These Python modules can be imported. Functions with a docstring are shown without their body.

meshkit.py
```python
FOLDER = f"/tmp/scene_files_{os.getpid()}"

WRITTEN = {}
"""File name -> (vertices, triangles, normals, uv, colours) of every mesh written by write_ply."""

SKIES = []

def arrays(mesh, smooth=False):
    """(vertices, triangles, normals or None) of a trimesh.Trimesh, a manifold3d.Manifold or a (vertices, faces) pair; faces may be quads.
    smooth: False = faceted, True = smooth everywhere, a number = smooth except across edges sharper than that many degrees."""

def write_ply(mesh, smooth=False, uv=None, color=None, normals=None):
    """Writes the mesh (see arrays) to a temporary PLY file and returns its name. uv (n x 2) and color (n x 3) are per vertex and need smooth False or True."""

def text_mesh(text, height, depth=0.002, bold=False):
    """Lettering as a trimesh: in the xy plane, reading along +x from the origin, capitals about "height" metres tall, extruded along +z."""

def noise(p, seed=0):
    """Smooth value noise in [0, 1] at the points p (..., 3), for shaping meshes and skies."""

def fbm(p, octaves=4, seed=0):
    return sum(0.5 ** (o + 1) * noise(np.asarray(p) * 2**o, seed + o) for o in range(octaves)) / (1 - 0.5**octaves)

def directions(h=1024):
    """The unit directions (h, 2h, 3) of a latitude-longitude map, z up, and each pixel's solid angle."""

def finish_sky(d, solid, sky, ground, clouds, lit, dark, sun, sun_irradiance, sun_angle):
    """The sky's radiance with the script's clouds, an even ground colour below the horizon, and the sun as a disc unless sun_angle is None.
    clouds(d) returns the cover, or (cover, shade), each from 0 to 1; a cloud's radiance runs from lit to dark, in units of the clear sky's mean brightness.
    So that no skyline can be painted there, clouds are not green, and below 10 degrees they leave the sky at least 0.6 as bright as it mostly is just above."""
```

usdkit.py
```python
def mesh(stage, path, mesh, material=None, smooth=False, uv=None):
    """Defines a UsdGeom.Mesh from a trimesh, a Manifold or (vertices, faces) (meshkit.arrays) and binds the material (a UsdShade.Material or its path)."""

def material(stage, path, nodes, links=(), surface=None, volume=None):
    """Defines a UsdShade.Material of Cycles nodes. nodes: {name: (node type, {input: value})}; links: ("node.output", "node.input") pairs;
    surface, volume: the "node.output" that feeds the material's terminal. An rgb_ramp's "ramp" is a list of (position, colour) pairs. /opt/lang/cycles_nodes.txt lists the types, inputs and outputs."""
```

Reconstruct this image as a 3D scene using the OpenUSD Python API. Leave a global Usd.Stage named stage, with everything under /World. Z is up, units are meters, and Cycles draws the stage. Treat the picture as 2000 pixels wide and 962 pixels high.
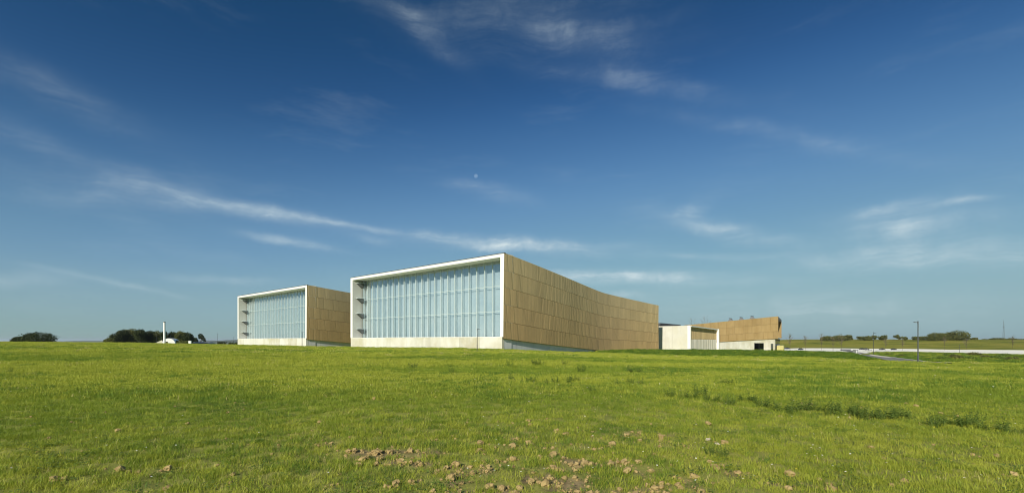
import math, random
import numpy as np, trimesh, shapely
from scipy.interpolate import RBFInterpolator, PchipInterpolator, CubicSpline
from pxr import Usd, UsdGeom, UsdLux, UsdShade, Gf, Sdf, Vt
import usdkit, meshkit

stage = Usd.Stage.CreateInMemory()
UsdGeom.SetStageUpAxis(stage, 'Z'); UsdGeom.SetStageMetersPerUnit(stage, 1.0)
UsdGeom.Xform.Define(stage, '/World'); UsdGeom.Scope.Define(stage, '/World/Looks')

# ------------------------------------------------------------------ camera, sky, sun, exposure
HAZE = 5e-5
FX, HY, EYE = 870.0, 665.0, 1.6            # focal length and horizon in pixels of the 2000 px wide photograph
cam = UsdGeom.Camera.Define(stage, '/World/camera')
cam.CreateHorizontalApertureAttr(36.0); cam.CreateFocalLengthAttr(36.0 * FX / 2000)
cam.CreateVerticalApertureOffsetAttr((HY - 481) / 2000 * 36.0)
cam.AddTranslateOp().Set((0, 0, EYE)); cam.AddRotateXOp().Set(90)
cam.CreateExposureAttr(0.2)
cam.CreateClippingRangeAttr((0.05, 200000.0))

SUN_EL = math.radians(29)
SUN_AZ = math.radians(180 + 24.5)           # clockwise from +y: behind the camera, over its left shoulder
SX, SY = math.sin(SUN_AZ), math.cos(SUN_AZ)
SUNV = np.array([SX * math.cos(SUN_EL), SY * math.cos(SUN_EL), math.sin(SUN_EL)])


def sky_material():
    n, l = {}, []
    n['tc'] = ('texture_coordinate', {})
    n['sep'] = ('separate_xyz', {}); l.append(('tc.generated', 'sep.vector'))
    n['sky'] = ('sky_texture', dict(sky_type='single_scattering', sun_disc=False, sun_elevation=SUN_EL, sun_rotation=math.atan2(SX, SY), aerosol_density=0.4))
    n['dim'] = ('mix', dict(mix_type='multiply', fac=1.0, color2=(.1, .1, .1))); l.append(('sky.color', 'dim.color1'))
    x = np.linspace(0, 1.2, 256)
    pts = [((0, 0), (.09, .010), (.127, .026), (.16, .055), (.251, .136), (.61, .285), (1.2, .38)),
           ((0, 0), (.15, .055), (.202, .092), (.250, .150), (.386, .29), (.79, .465), (1.2, .53)),
           ((0, 0), (.25, .14), (.337, .235), (.400, .325), (.584, .49), (.79, .53), (1.2, .57))]
    tab = np.stack([PchipInterpolator(*zip(*p))(x) for p in pts], 1) * 8.7
    n['film'] = ('rgb_curves', dict(curves=tab, min_x=0.0, max_x=1.2, extrapolate=False, fac=1.0)); l.append(('dim.color', 'film.value'))
    k = [0]

    def node(kind, ins, **kw):
        k[0] += 1; nm = f'n{k[0]}'; vals = dict(kw)
        for key, v in ins.items():
            if isinstance(v, str): l.append((v, f'{nm}.{key}'))
            else: vals[key] = v
        n[nm] = (kind, vals); return nm

    def mth(t, a, b=0.5, c=0.0, clamp=False):
        return node('math', dict(value1=a, value2=b, value3=c), math_type=t, use_clamp=clamp) + '.value'

    def rng(v, a, b, c=0.0, d=1.0):
        return node('map_range', dict(value=v), range_type='smoothstep', from_min=a, from_max=b, to_min=c, to_max=d, clamp=True) + '.result'

    def noise(vec, scale, detail=4.0, rough=.55, dist=0.0):
        return node('noise_texture', dict(vector=vec), scale=scale, detail=detail, roughness=rough, distortion=dist) + '.fac'

    def dirv(px, py):
        d = np.array([(px - 1000) / FX, 1.0, (HY - py) / FX]); return d / np.linalg.norm(d)
    # warp of the direction, so that the wisps fray
    warp = node('noise_texture', dict(vector='tc.generated'), scale=5.0, detail=5.0, roughness=.6)
    w1 = node('vector_math', dict(vector1=warp + '.color', vector2=(.5, .5, .5)), math_type='subtract')
    w2 = node('vector_math', dict(vector1=w1 + '.vector'), math_type='scale', scale=.055)
    wv = node('vector_math', dict(vector1='tc.generated', vector2=w2 + '.vector'), math_type='add') + '.vector'
    total = None
    # cirrus wisps: start, end, half width (pixels of arc), strength
    wisps = [((-60, 215), (230, 350), 22, .12, 0), ((220, 335), (420, 400), 20, .20, 0), ((60, 330), (330, 400), 24, .10, 0), ((395, 397), (620, 432), 11, 1.0, 1), ((580, 424), (780, 455), 5, .62, 1),
             ((780, 462), (1160, 488), 12, .52, 0), ((900, 470), (1110, 480), 10, .55, 0), ((500, 462), (650, 486), 7, .42, 1), ((700, 462), (770, 478), 7, .25, 0),
             ((1040, 538), (1390, 542), 10, .80, 1), ((1180, 572), (1260, 576), 6, .40, 0), ((1340, 500), (1500, 500), 6, .36, 1), ((1300, 430), (1500, 462), 15, .42, 0),
             ((1300, 440), (1380, 400), 12, .20, 0),
             ((1650, 445), (1920, 425), 30, .50, 0), ((1590, 508), (2020, 500), 22, .52, 0), ((1850, 397), (1930, 392), 6, .75, 1), ((1640, 430), (1780, 400), 10, .2, 0), ((350, 540), (530, 545), 7, .30, 0),
             ((110, 530), (340, 576), 5, .28, 1), ((-60, 560), (140, 548), 14, .18, 0), ((880, 355), (1020, 385), 14, .22, 0), ((690, -5), (880, 60), 16, .11, 0), ((790, 20), (900, 120), 18, .13, 0),
             ((1040, 40), (1220, 105), 26, .18, 0), ((860, 30), (1250, 50), 40, .10, 0), ((1050, 130), (1420, 190), 16, .14, 0), ((1300, 600), (2050, 640), 40, .24, 0), ((-80, 90), (290, 260), 30, .09, 0), ((1350, 230), (1760, 300), 14, .14, 0),
             ((100, 380), (380, 400), 16, .16, 0)]
    fib = node('mapping', dict(vector=wv), mapping_type='point', rotation=(0, math.radians(14), 0), scale=(5, 5, 42)) + '.vector'
    fibre = rng(noise(fib, 1.0, 6.0, .62), .30, .72)
    puff = rng(noise(wv, 11.0, 5.0, .6), .28, .70)
    tex = mth('multiply_add', mth('multiply', fibre, puff), .88, .12)
    for (a, b, wpx, st, crisp) in wisps:
        da, db = dirv(*a), dirv(*b); c = da + db; c /= np.linalg.norm(c)
        t = db - da; L = np.linalg.norm(t) / 2; t /= 2 * L; bt = np.cross(c, t); bt /= np.linalg.norm(bt)
        W = wpx / FX * np.dot(c, [0, 1, 0])
        src = wv if not crisp else node('vector_math', dict(vector1='tc.generated', vector2=node('vector_math', dict(vector1=w1 + '.vector'), math_type='scale', scale=.03) + '.vector'), math_type='add') + '.vector'
        q1 = node('vector_math', dict(vector1=src, vector2=tuple(t / L)), math_type='dot_product') + '.value'
        q2 = node('vector_math', dict(vector1=src, vector2=tuple(bt / W)), math_type='dot_product') + '.value'
        s = mth('multiply_add', q1, q1, mth('multiply', q2, q2))           # (a/L)^2 + (b/W)^2
        e = mth('power', 2.718, mth('multiply', s, -.9))
        front = node('vector_math', dict(vector1=src, vector2=tuple(c)), math_type='dot_product') + '.value'
        e = mth('multiply', e, mth('greater_than', front, 0.0))
        e = mth('multiply', e, st)
        total = e if total is None else mth('add', total, e)
    total = mth('multiply', total, mth('multiply_add', tex, 1.55, .10))
    # a thin all-round veil of the same cirrus
    veil = node('mapping', dict(vector=wv), mapping_type='point', rotation=(0, math.radians(10), .4), scale=(3, 3, 16)) + '.vector'
    v = mth('multiply', rng(noise(veil, 1.0, 6.0, .6), .52, .85), .09)
    total = mth('add', total, v)
    total = mth('multiply', total, rng('sep.z', 0.0, .06), clamp=True)
    n['hz'] = ('mix', dict(mix_type='mix', color2=(2.2, 3.5, 3.9))); l += [('film.value', 'hz.color1'), (rng('sep.z', 0.0, .16, .62, 0.0), 'hz.fac')]
    n['cl'] = ('mix', dict(mix_type='mix', color2=(5.4, 6.4, 6.75))); l += [('hz.color', 'cl.color1'), (total, 'cl.fac')]
    n['bg'] = ('background_shader', dict(strength=0.1)); l.append(('cl.color', 'bg.color'))
    return usdkit.material(stage, '/World/Looks/sky', n, l, surface='bg.background')


dome = UsdLux.DomeLight.Define(stage, '/World/sky')
UsdShade.MaterialBindingAPI.Apply(dome.GetPrim()).Bind(sky_material())
dome.GetPrim().SetCustomDataByKey('kind', 'structure')
sun = UsdLux.DistantLight.Define(stage, '/World/sun')
sun.CreateIntensityAttr(1.2); sun.CreateAngleAttr(0.53); sun.CreateNormalizeAttr(True); sun.CreateColorAttr((1.0, .93, .79))
sun.AddRotateZOp().Set(-math.degrees(SUN_AZ) + 0.0)
sun.AddRotateXOp().Set(-(90 - math.degrees(SUN_EL)))

# ------------------------------------------------------------------ helpers
TAKEN = {}


def numbered(parent, name):
    k = TAKEN.get((parent, name), 0); TAKEN[(parent, name)] = k + 1
    return f'{parent}/{name}' if k == 0 else f'{parent}/{name}_{k:03d}'


def data(prim, **kw):
    for key, v in kw.items():
        if v is not None: prim.SetCustomDataByKey(key, v)
    return prim


def thing(name, label, category, loc=(0, 0, 0), rz=0.0, group=None, scale=None):
    x = UsdGeom.Xform.Define(stage, numbered('/World', name)); x.AddTranslateOp().Set(tuple(map(float, loc)))
    if rz: x.AddRotateZOp().Set(float(rz))
    if scale is not None: x.AddScaleOp().Set((float(scale[0]), float(scale[1]), float(scale[2])))
    return data(x.GetPrim(), label=label, category=category, group=group)


def obj(name, mesh, mat, parent=None, smooth=False, **kw):
    base = '/World' if parent is None else str(parent.GetPath())
    if isinstance(mesh, MB): mesh = mesh.mesh()
    return data(usdkit.mesh(stage, numbered(base, name), mesh, M[mat] if isinstance(mat, str) else mat, smooth=smooth).GetPrim(), **kw)


def copy_of(root, label, loc, rz=0.0, group=None, scale=None, category=None):
    was = root.GetCustomData()
    name = root.GetName()
    while name[-4:-3] == '_' and name[-3:].isdigit(): name = name[:-4]
    x = UsdGeom.Xform.Define(stage, numbered('/World', name)); p = x.GetPrim()
    p.GetReferences().AddInternalReference(root.GetPath())
    x.ClearXformOpOrder(); x = UsdGeom.Xformable(p)
    x.AddTranslateOp(opSuffix='').Set(tuple(map(float, loc)))
    order = [x.GetTranslateOp()]
    if rz or root.HasAttribute('xformOp:rotateZ'): 
        o = UsdGeom.XformOp(p.CreateAttribute('xformOp:rotateZ', Sdf.ValueTypeNames.Float)); o.Set(float(rz)); order.append(o)
    if scale is not None or root.HasAttribute('xformOp:scale'):
        o = UsdGeom.XformOp(p.CreateAttribute('xformOp:scale', Sdf.ValueTypeNames.Float3)); o.Set(Gf.Vec3f(*map(float, scale or (1, 1, 1)))); order.append(o)
    x.SetXformOpOrder(order)
    p.SetInstanceable(True)
    data(p, label=label, category=category or was['category'])
    if group: data(p, group=group)
    elif 'group' in was: p.SetCustomDataByKey('group', was['group'])
    return p


class MB:
    """Collects faces for one mesh."""
    def __init__(s): s.v, s.f, s.n = [], [], 0

    def add(s, v, f):
        v = np.asarray(v, float); f = np.asarray(f, int)
        if f.shape[1] == 4: f = np.vstack([f[:, [0, 1, 2]], f[:, [0, 2, 3]]])
        s.v.append(v); s.f.append(f + s.n); s.n += len(v); return s

    def hexa(s, p):            # 4 bottom points (counter-clockwise seen from above), 4 top points
        return s.add(p, [[3, 2, 1, 0], [4, 5, 6, 7], [0, 1, 5, 4], [1, 2, 6, 5], [2, 3, 7, 6], [3, 0, 4, 7]])

    def box(s, x0, x1, y0, y1, z0, z1):
        return s.hexa([(x0, y0, z0), (x1, y0, z0), (x1, y1, z0), (x0, y1, z0), (x0, y0, z1), (x1, y0, z1), (x1, y1, z1), (x0, y1, z1)])

    def strip(s, a, b):        # surface between two polylines of equal length
        n = len(a); i = np.arange(n - 1)
        return s.add(np.vstack([a, b]), np.stack([i, i + 1, n + i + 1, n + i], 1))

    def tri(s, m): return s.add(m.vertices, m.faces)

    def tube(s, pts, rad, sides=6):
        p = np.asarray(pts, float); r = np.broadcast_to(np.asarray(rad, float), (len(p),))
        t = np.gradient(p, axis=0); t /= np.linalg.norm(t, axis=1, keepdims=True) + 1e-12
        a = np.cross(t, np.where(np.abs(t[:, 2:]) < .9, [0, 0, 1.], [1., 0, 0])); a /= np.linalg.norm(a, axis=1, keepdims=True)
        b = np.cross(t, a); an = np.arange(sides) * 2 * np.pi / sides
        v = (p[:, None] + r[:, None, None] * (np.cos(an)[None, :, None] * a[:, None] + np.sin(an)[None, :, None] * b[:, None])).reshape(-1, 3)
        i, j = np.meshgrid(np.arange(len(p) - 1), np.arange(sides), indexing='ij')
        q = np.stack([i * sides + j, i * sides + (j + 1) % sides, (i + 1) * sides + (j + 1) % sides, (i + 1) * sides + j], -1).reshape(-1, 4)
        s.add(v, q)
        e = (len(p) - 1) * sides
        s.add(v[e:], [[0, k, k + 1] for k in range(1, sides - 1)])
        return s.add(v[:sides], [[0, k + 1, k] for k in range(1, sides - 1)])

    def mesh(s): return trimesh.Trimesh(np.vstack(s.v), np.vstack(s.f), process=False)


def at(px, py, Y): return np.array([(px - 1000) / FX * Y, Y, EYE + (HY - py) / FX * Y])


# ------------------------------------------------------------------ materials
M = {}


def plain(name, c, rough=.6, spec=.3, **kw):
    M[name] = usdkit.material(stage, '/World/Looks/' + name, {'p': ('principled_bsdf', dict(base_color=c, roughness=rough, specular_ior_level=spec, **kw))}, [], surface='p.BSDF')


def mottled(name, c1, c2, scale=1.0, stretch=(1, 1, 1), rough=.7, spec=.25, lo=.3, hi=.7, detail=5.0, bump=0.0, bscale=None, c3=None, scale3=.1, metallic=0.0, bdist=.02):
    n = {'g': ('geometry', {}), 'm': ('mapping', dict(mapping_type='point', scale=stretch)), 'n': ('noise_texture', dict(scale=scale, detail=detail, roughness=.6)),
         'r': ('rgb_ramp', dict(ramp=[(lo, c1), (hi, c2)])), 'p': ('principled_bsdf', dict(roughness=rough, specular_ior_level=spec, metallic=metallic))}
    l = [('g.position', 'm.vector'), ('m.vector', 'n.vector'), ('n.fac', 'r.fac')]
    src = 'r.color'
    if c3 is not None:
        n['n3'] = ('noise_texture', dict(scale=scale3, detail=4.0, roughness=.6)); n['r3'] = ('map_range', dict(from_min=.45, from_max=.68, to_min=0.0, to_max=1.0, clamp=True)); n['x3'] = ('mix', dict(mix_type='mix', color2=c3))
        l += [('g.position', 'n3.vector'), ('n3.fac', 'r3.value'), ('r3.result', 'x3.fac'), (src, 'x3.color1')]; src = 'x3.color'
    l.append((src, 'p.base_color'))
    if bump:
        n['nb'] = ('noise_texture', dict(scale=bscale or scale * 4, detail=6.0, roughness=.65)); n['b'] = ('bump', dict(strength=bump, distance=bdist))
        l += [('m.vector', 'nb.vector'), ('nb.fac', 'b.height'), ('b.normal', 'p.normal')]
    M[name] = usdkit.material(stage, '/World/Looks/' + name, n, l, surface='p.BSDF')


def leafy(name, c1, c2, scale=3.0, trans=.35, rough=.55, spec=.2):
    """Foliage: a diffuse-glossy face mixed with light shining through; tone varies from place to place."""
    n = {'g': ('geometry', {}), 'n': ('noise_texture', dict(scale=scale, detail=3.0, roughness=.6)), 'r': ('rgb_ramp', dict(ramp=[(.32, c1), (.68, c2)])),
         'p': ('principled_bsdf', dict(roughness=rough, specular_ior_level=spec)), 't': ('translucent_bsdf', {}), 'mx': ('mix_closure', dict(fac=trans)),
         'v': ('hsv', dict(value=1.15, saturation=1.05, hue=.49))}
    l = [('g.position', 'n.vector'), ('n.fac', 'r.fac'), ('r.color', 'p.base_color'), ('r.color', 'v.color'), ('v.color', 't.color'), ('p.BSDF', 'mx.closure1'), ('t.BSDF', 'mx.closure2')]
    M[name] = usdkit.material(stage, '/World/Looks/' + name, n, l, surface='mx.closure')


def timber(name, c1, c2):
    # weathered larch: vertical grain, boards of slightly different tone along the wall
    n = {'g': ('geometry', {}), 'm': ('mapping', dict(mapping_type='point', scale=(4.5, 4.5, .10))), 'n': ('noise_texture', dict(scale=1.0, detail=4.0, roughness=.7)),
         'm2': ('mapping', dict(mapping_type='point', scale=(.5, .5, .16))), 'n2': ('noise_texture', dict(scale=1.0, detail=3.0)),
         'ad': ('math', dict(math_type='multiply_add', value2=.40)), 'h': ('math', dict(math_type='multiply', value2=.55)),
         'r': ('rgb_ramp', dict(ramp=[(.30, c1), (.70, c2)])), 'p': ('principled_bsdf', dict(roughness=.75, specular_ior_level=.2))}
    l = [('g.position', 'm.vector'), ('m.vector', 'n.vector'), ('g.position', 'm2.vector'), ('m2.vector', 'n2.vector'), ('n2.fac', 'h.value1'), ('n.fac', 'ad.value1'), ('h.value', 'ad.value3'),
         ('ad.value', 'r.fac'), ('r.color', 'p.base_color')]
    M[name] = usdkit.material(stage, '/World/Looks/' + name, n, l, surface='p.BSDF')


# five courses: the upper ones are bleached grey, the lower ones keep the brown of the wood
COURSE = [(.455, .325, .160), (.470, .340, .172), (.475, .355, .185), (.480, .375, .203), (.490, .390, .220)]
for q, c in enumerate(COURSE):
    for i, f in enumerate((1.0, .965, 1.035, .94)):
        timber(f'timber_{q}_{i}', tuple(.89 * f * v for v in c), tuple(1.10 * f * v for v in c))
for i, f in enumerate((1.0, .94, 1.05, .97, 1.02, .90)):
    timber(f'timber_{i}', (.42 * f, .322 * f, .165 * f), (.50 * f, .39 * f, .205 * f))
for i, (f, g) in enumerate([(1.0, 1.0), (.93, 1.0), (1.06, 1.0)]):
    timber(f'larch_{i}', (.30 * f, .208 * f * g, .088 * f), (.40 * f, .292 * f * g, .140 * f))
mottled('concrete', (.51, .505, .44), (.64, .635, .575), scale=.7, stretch=(1, 1, .22), rough=.8, c3=(.47, .45, .33), scale3=.22, bump=.15, bscale=3)
mottled('concrete_worn', (.46, .45, .38), (.60, .59, .52), scale=.8, stretch=(1, 1, .18), rough=.85, c3=(.43, .40, .28), scale3=.3, bump=.15, bscale=3)
mottled('concrete_light', (.56, .555, .50), (.66, .655, .60), scale=.6, stretch=(1, 1, .25), rough=.8, c3=(.52, .50, .40), scale3=.2, bump=.15, bscale=3)
mottled('pale_concrete', (.53, .52, .455), (.62, .61, .545), scale=.5, stretch=(1, 1, .3), rough=.85, c3=(.55, .53, .43), scale3=.25, bump=.15, bscale=3)
mottled('grey_concrete', (.50, .52, .52), (.62, .63, .62), scale=.4, stretch=(1, 1, .5), rough=.85, bump=.1, bscale=3)
plain('white_frame', (.76, .76, .74), .5)
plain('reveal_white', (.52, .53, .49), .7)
plain('dark_core', (.05, .04, .03), .8)
plain('batten_brown', (.16, .12, .07), .9)
plain('roofing', (.10, .105, .11), .6)
plain('dark_metal', (.045, .05, .055), .45)
plain('post_grey', (.075, .085, .085), .5)
plain('grey_metal', (.16, .17, .18), .4, metallic=.3)
plain('gallery_steel', (.10, .11, .11), .6)
plain('mullion_white', (.52, .60, .60), .4)
plain('fin_white', (.74, .80, .78), .6)
mottled('inner_skin', (.43, .515, .54), (.535, .615, .635), scale=.35, stretch=(1, 1, .5), rough=.6, c3=(.40, .50, .55), scale3=.2)
plain('floor_slab', (.30, .32, .33), .7)
plain('black_rubber', (.02, .02, .02), .7)
plain('yellow_render', (.55, .50, .22), .8)
plain('lamp_glass', (.5, .5, .48), .2)
plain('zinc', (.30, .31, .32), .4, metallic=.4)
plain('shed_grey', (.24, .27, .30), .6)


def glass(name, tint, refl, extra, rough=.03):
    n = {'f': ('fresnel', dict(IOR=1.5)), 'a': ('math', dict(math_type='multiply_add', value2=1.0, value3=extra, use_clamp=True)), 't': ('transparent_bsdf', dict(color=tint)),
         'g': ('glossy_bsdf', dict(color=refl, roughness=rough)), 'mx': ('mix_closure', {})}
    l = [('f.fac', 'a.value1'), ('a.value', 'mx.fac'), ('t.BSDF', 'mx.closure1'), ('g.BSDF', 'mx.closure2')]
    M[name] = usdkit.material(stage, '/World/Looks/' + name, n, l, surface='mx.closure')


glass('pane_glass', (.92, .955, .97), (.93, .97, 1.0), .24)
glass('dark_glass', (.25, .30, .30), (.9, .95, 1.0), .30, .01)

leafy('grass_green', (.192, .265, .030), (.270, .342, .042), scale=.7)
leafy('grass_yellow', (.330, .375, .044), (.410, .436, .066), scale=.6)
leafy('grass_straw', (.42, .38, .13), (.50, .44, .18), scale=.8, trans=.2)
leafy('grass_dark', (.100, .180, .022), (.150, .245, .034), scale=.8)
leafy('weed_leaf', (.100, .160, .030), (.175, .245, .050), scale=6.0, trans=.3)
leafy('leaf_dark', (.024, .038, .012), (.052, .068, .018), scale=.35, trans=.2)
leafy('leaf_mid', (.080, .100, .028), (.155, .160, .045), scale=.35, trans=.25)
leafy('leaf_olive', (.085, .098, .028), (.150, .150, .045), scale=.4, trans=.25)
leafy('leaf_pine', (.022, .036, .014), (.045, .062, .020), scale=.4, trans=.15)
plain('bark', (.09, .07, .05), .9)
plain('twig', (.15, .115, .085), .9)
plain('petal_white', (.82, .82, .76), .6)
plain('petal_yellow', (.75, .60, .05), .6)
mottled('clod_earth', (.25, .182, .078), (.42, .32, .145), scale=14, rough=.95, spec=.1, bump=.8, bscale=60, bdist=.01)
mottled('pale_stone', (.46, .40, .29), (.60, .55, .43), scale=12, rough=.85, bump=.4, bscale=50, bdist=.01)
mottled('asphalt', (.16, .16, .155), (.23, .225, .21), scale=.5, rough=.9, bump=.2, bscale=20)
mottled('chalk', (.78, .76, .67), (.88, .86, .77), scale=.05, rough=.95, bump=.2, bscale=2)
mottled('kerb_stone', (.46, .45, .38), (.56, .54, .46), scale=.6, rough=.9)
mottled('water', (.03, .06, .075), (.04, .075, .09), scale=.002, rough=.25, spec=.5, bump=.3, bscale=.05)
mottled('hill_land', (.04, .06, .03), (.08, .09, .04), scale=.006, rough=.95)


def ground_material():
    n = {'g': ('geometry', {}), 's': ('attribute', dict(attribute='soil')), 'd': ('attribute', dict(attribute='rough')), 'h': ('attribute', dict(attribute='bank')),
         'n1': ('noise_texture', dict(scale=.35, detail=6.0, roughness=.65)), 'r1': ('rgb_ramp', dict(ramp=[(.32, (.185, .252, .026)), (.5, (.248, .305, .034)), (.68, (.310, .342, .046))])),
         'm2': ('mapping', dict(mapping_type='point', scale=(.03, .12, 1))), 'n2': ('noise_texture', dict(scale=1.0, detail=5.0, roughness=.6)), 'r2': ('map_range', dict(from_min=.48, from_max=.70, to_min=0.0, to_max=.5, clamp=True)),
         'x2': ('mix', dict(mix_type='mix', color2=(.31, .30, .055))),
         'n3': ('noise_texture', dict(scale=9.0, detail=6.0, roughness=.7)), 'r3': ('rgb_ramp', dict(ramp=[(.3, (.16, .125, .060)), (.7, (.33, .26, .135))])),
         'xs': ('mix', dict(mix_type='mix')), 'n4': ('noise_texture', dict(scale=.5, detail=5.0, roughness=.65)), 'r4': ('rgb_ramp', dict(ramp=[(.3, (.085, .135, .014)), (.7, (.145, .195, .022))])), 'xd': ('mix', dict(mix_type='mix')),
         'm5': ('mapping', dict(mapping_type='point', scale=(.035, .035, 1.1))), 'n5': ('noise_texture', dict(scale=1.0, detail=6.0, roughness=.6)), 'r5': ('rgb_ramp', dict(ramp=[(.32, (.095, .120, .016)), (.48, (.175, .185, .024)), (.60, (.225, .215, .034)), (.74, (.33, .265, .085))])), 'xh': ('mix', dict(mix_type='mix')),
         'nb': ('noise_texture', dict(scale=22.0, detail=7.0, roughness=.7)), 'b': ('bump', dict(strength=.7, distance=.03)),
         'p': ('principled_bsdf', dict(roughness=.95, specular_ior_level=.1))}
    l = [('g.position', 'n1.vector'), ('n1.fac', 'r1.fac'), ('g.position', 'm2.vector'), ('m2.vector', 'n2.vector'), ('n2.fac', 'r2.value'), ('r2.result', 'x2.fac'), ('r1.color', 'x2.color1'),
         ('g.position', 'n3.vector'), ('n3.fac', 'r3.fac'), ('g.position', 'n4.vector'), ('n4.fac', 'r4.fac'), ('d.fac', 'xd.fac'), ('x2.color', 'xd.color1'), ('r4.color', 'xd.color2'),
         ('g.position', 'm5.vector'), ('m5.vector', 'n5.vector'), ('n5.fac', 'r5.fac'), ('h.fac', 'xh.fac'), ('xd.color', 'xh.color1'), ('r5.color', 'xh.color2'),
         ('s.fac', 'xs.fac'), ('xh.color', 'xs.color1'), ('r3.color', 'xs.color2'), ('xs.color', 'p.base_color'), ('g.position', 'nb.vector'), ('nb.fac', 'b.height'), ('b.normal', 'p.normal')]
    M['ground'] = usdkit.material(stage, '/World/Looks/ground', n, l, surface='p.BSDF')


ground_material()

# ------------------------------------------------------------------ terrain
ctrl = [(0, 0, 0), (-8, 5, 0), (8, 5, 0), (-25, 18, .05), (25, 20, -.15), (0, 30, .0), (-60, 50, .45), (70, 40, -.9), (0, -50, 0), (-100, -50, 1.2), (100, -50, -1), (0, -300, 2), (300, -300, 0), (-300, -300, 2), (-400, 0, 1), (400, 0, -5)]
ctrl += [tuple(at(*p)) for p in [(981, 682, 77.9), (833, 680, 92), (685, 678, 108.7), (598, 676, 122.5), (467, 674, 153), (0, 667.6, 130), (100, 668, 130), (200, 669, 132), (300, 670.5, 138), (400, 672.3, 145),
                                 (1172, 687.5, 108), (1249, 691, 98), (1350, 695, 85), (1500, 699, 75), (1700, 705, 66), (1249, 682, 108), (1350, 683, 97), (1460, 684.6, 92), (1560, 686.4, 87), (1640, 688.3, 82), (1690, 692, 76)]]
ctrl += [(38, 119, -1.3), (50, 110, -1.6), (60, 100, -2.0), (72, 92, -2.3), (47.8, 145, -1.3), (60, 150, -1.4), (84, 182, -2.0), (105, 176, -2.4), (126, 209, -3.2)]
ctrl += [tuple(at(*p)) for p in [(1785, 707, 56), (1740, 700.5, 76), (1690, 694.5, 104), (1662, 688, 150), (1655, 684, 215), (1900, 702, 90), (2000, 701, 95), (2000, 693, 245), (1900, 689, 280), (1800, 687, 300), (1540, 684, 345)]]
ctrl += [tuple(at(*p)) for p in [(1530, 680, 430), (1700, 680.5, 415), (1850, 682.3, 380), (2000, 683.6, 345), (2150, 685, 330), (1530, 663.5, 520), (1700, 663.5, 500), (1850, 663, 470), (2000, 664.5, 440), (2200, 665, 420)]]
ctrl += [(380, 620, 3.2), (500, 560, 3.0), (600, 700, 3), (800, 800, 3), (-250, 220, .2), (-200, 260, -.5), (-120, 260, -1.2), (-100, 200, -.4), (-350, 320, -5), (-300, 500, -15), (-600, 600, -30), (0, 300, -5), (0, 600, -15), (100, 400, -4), (150, 700, -6)]
ctrl = np.array(ctrl, float)
_rbf = RBFInterpolator(ctrl[:, :2], ctrl[:, 2], kernel='linear', smoothing=.02)
_near = RBFInterpolator(ctrl[:, :2], ctrl[:, 2], kernel='thin_plate_spline', smoothing=.5)


def height(xy):
    xy = np.atleast_2d(np.asarray(xy, float)); r = np.hypot(xy[:, 0], xy[:, 1])
    c = xy * np.minimum(1, 1100 / np.maximum(r, 1e-6))[:, None]
    z = _rbf(c)
    az = np.degrees(np.arctan2(xy[:, 0], xy[:, 1]))
    far = np.where((az > -140) & (az < 12), -70.0, 2.5)
    w = np.clip((r - 650) / 700, 0, 1); w = w * w * (3 - 2 * w)
    z = z * (1 - w) + far * w
    bump = (meshkit.fbm(np.c_[xy * .12, 0 * r], 3, 5) - .5) * np.clip(r / 30, 0, 1) * .22 * np.clip(400 / np.maximum(r, 1), 0, 1)
    fine = (meshkit.fbm(np.c_[xy * 3.5, 0 * r], 4, 9) - .5) * .09 * np.clip((30 - r) / 20, 0, 1)
    return z + bump + fine


def H(x, y): return float(height([(x, y)])[0])


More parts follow.
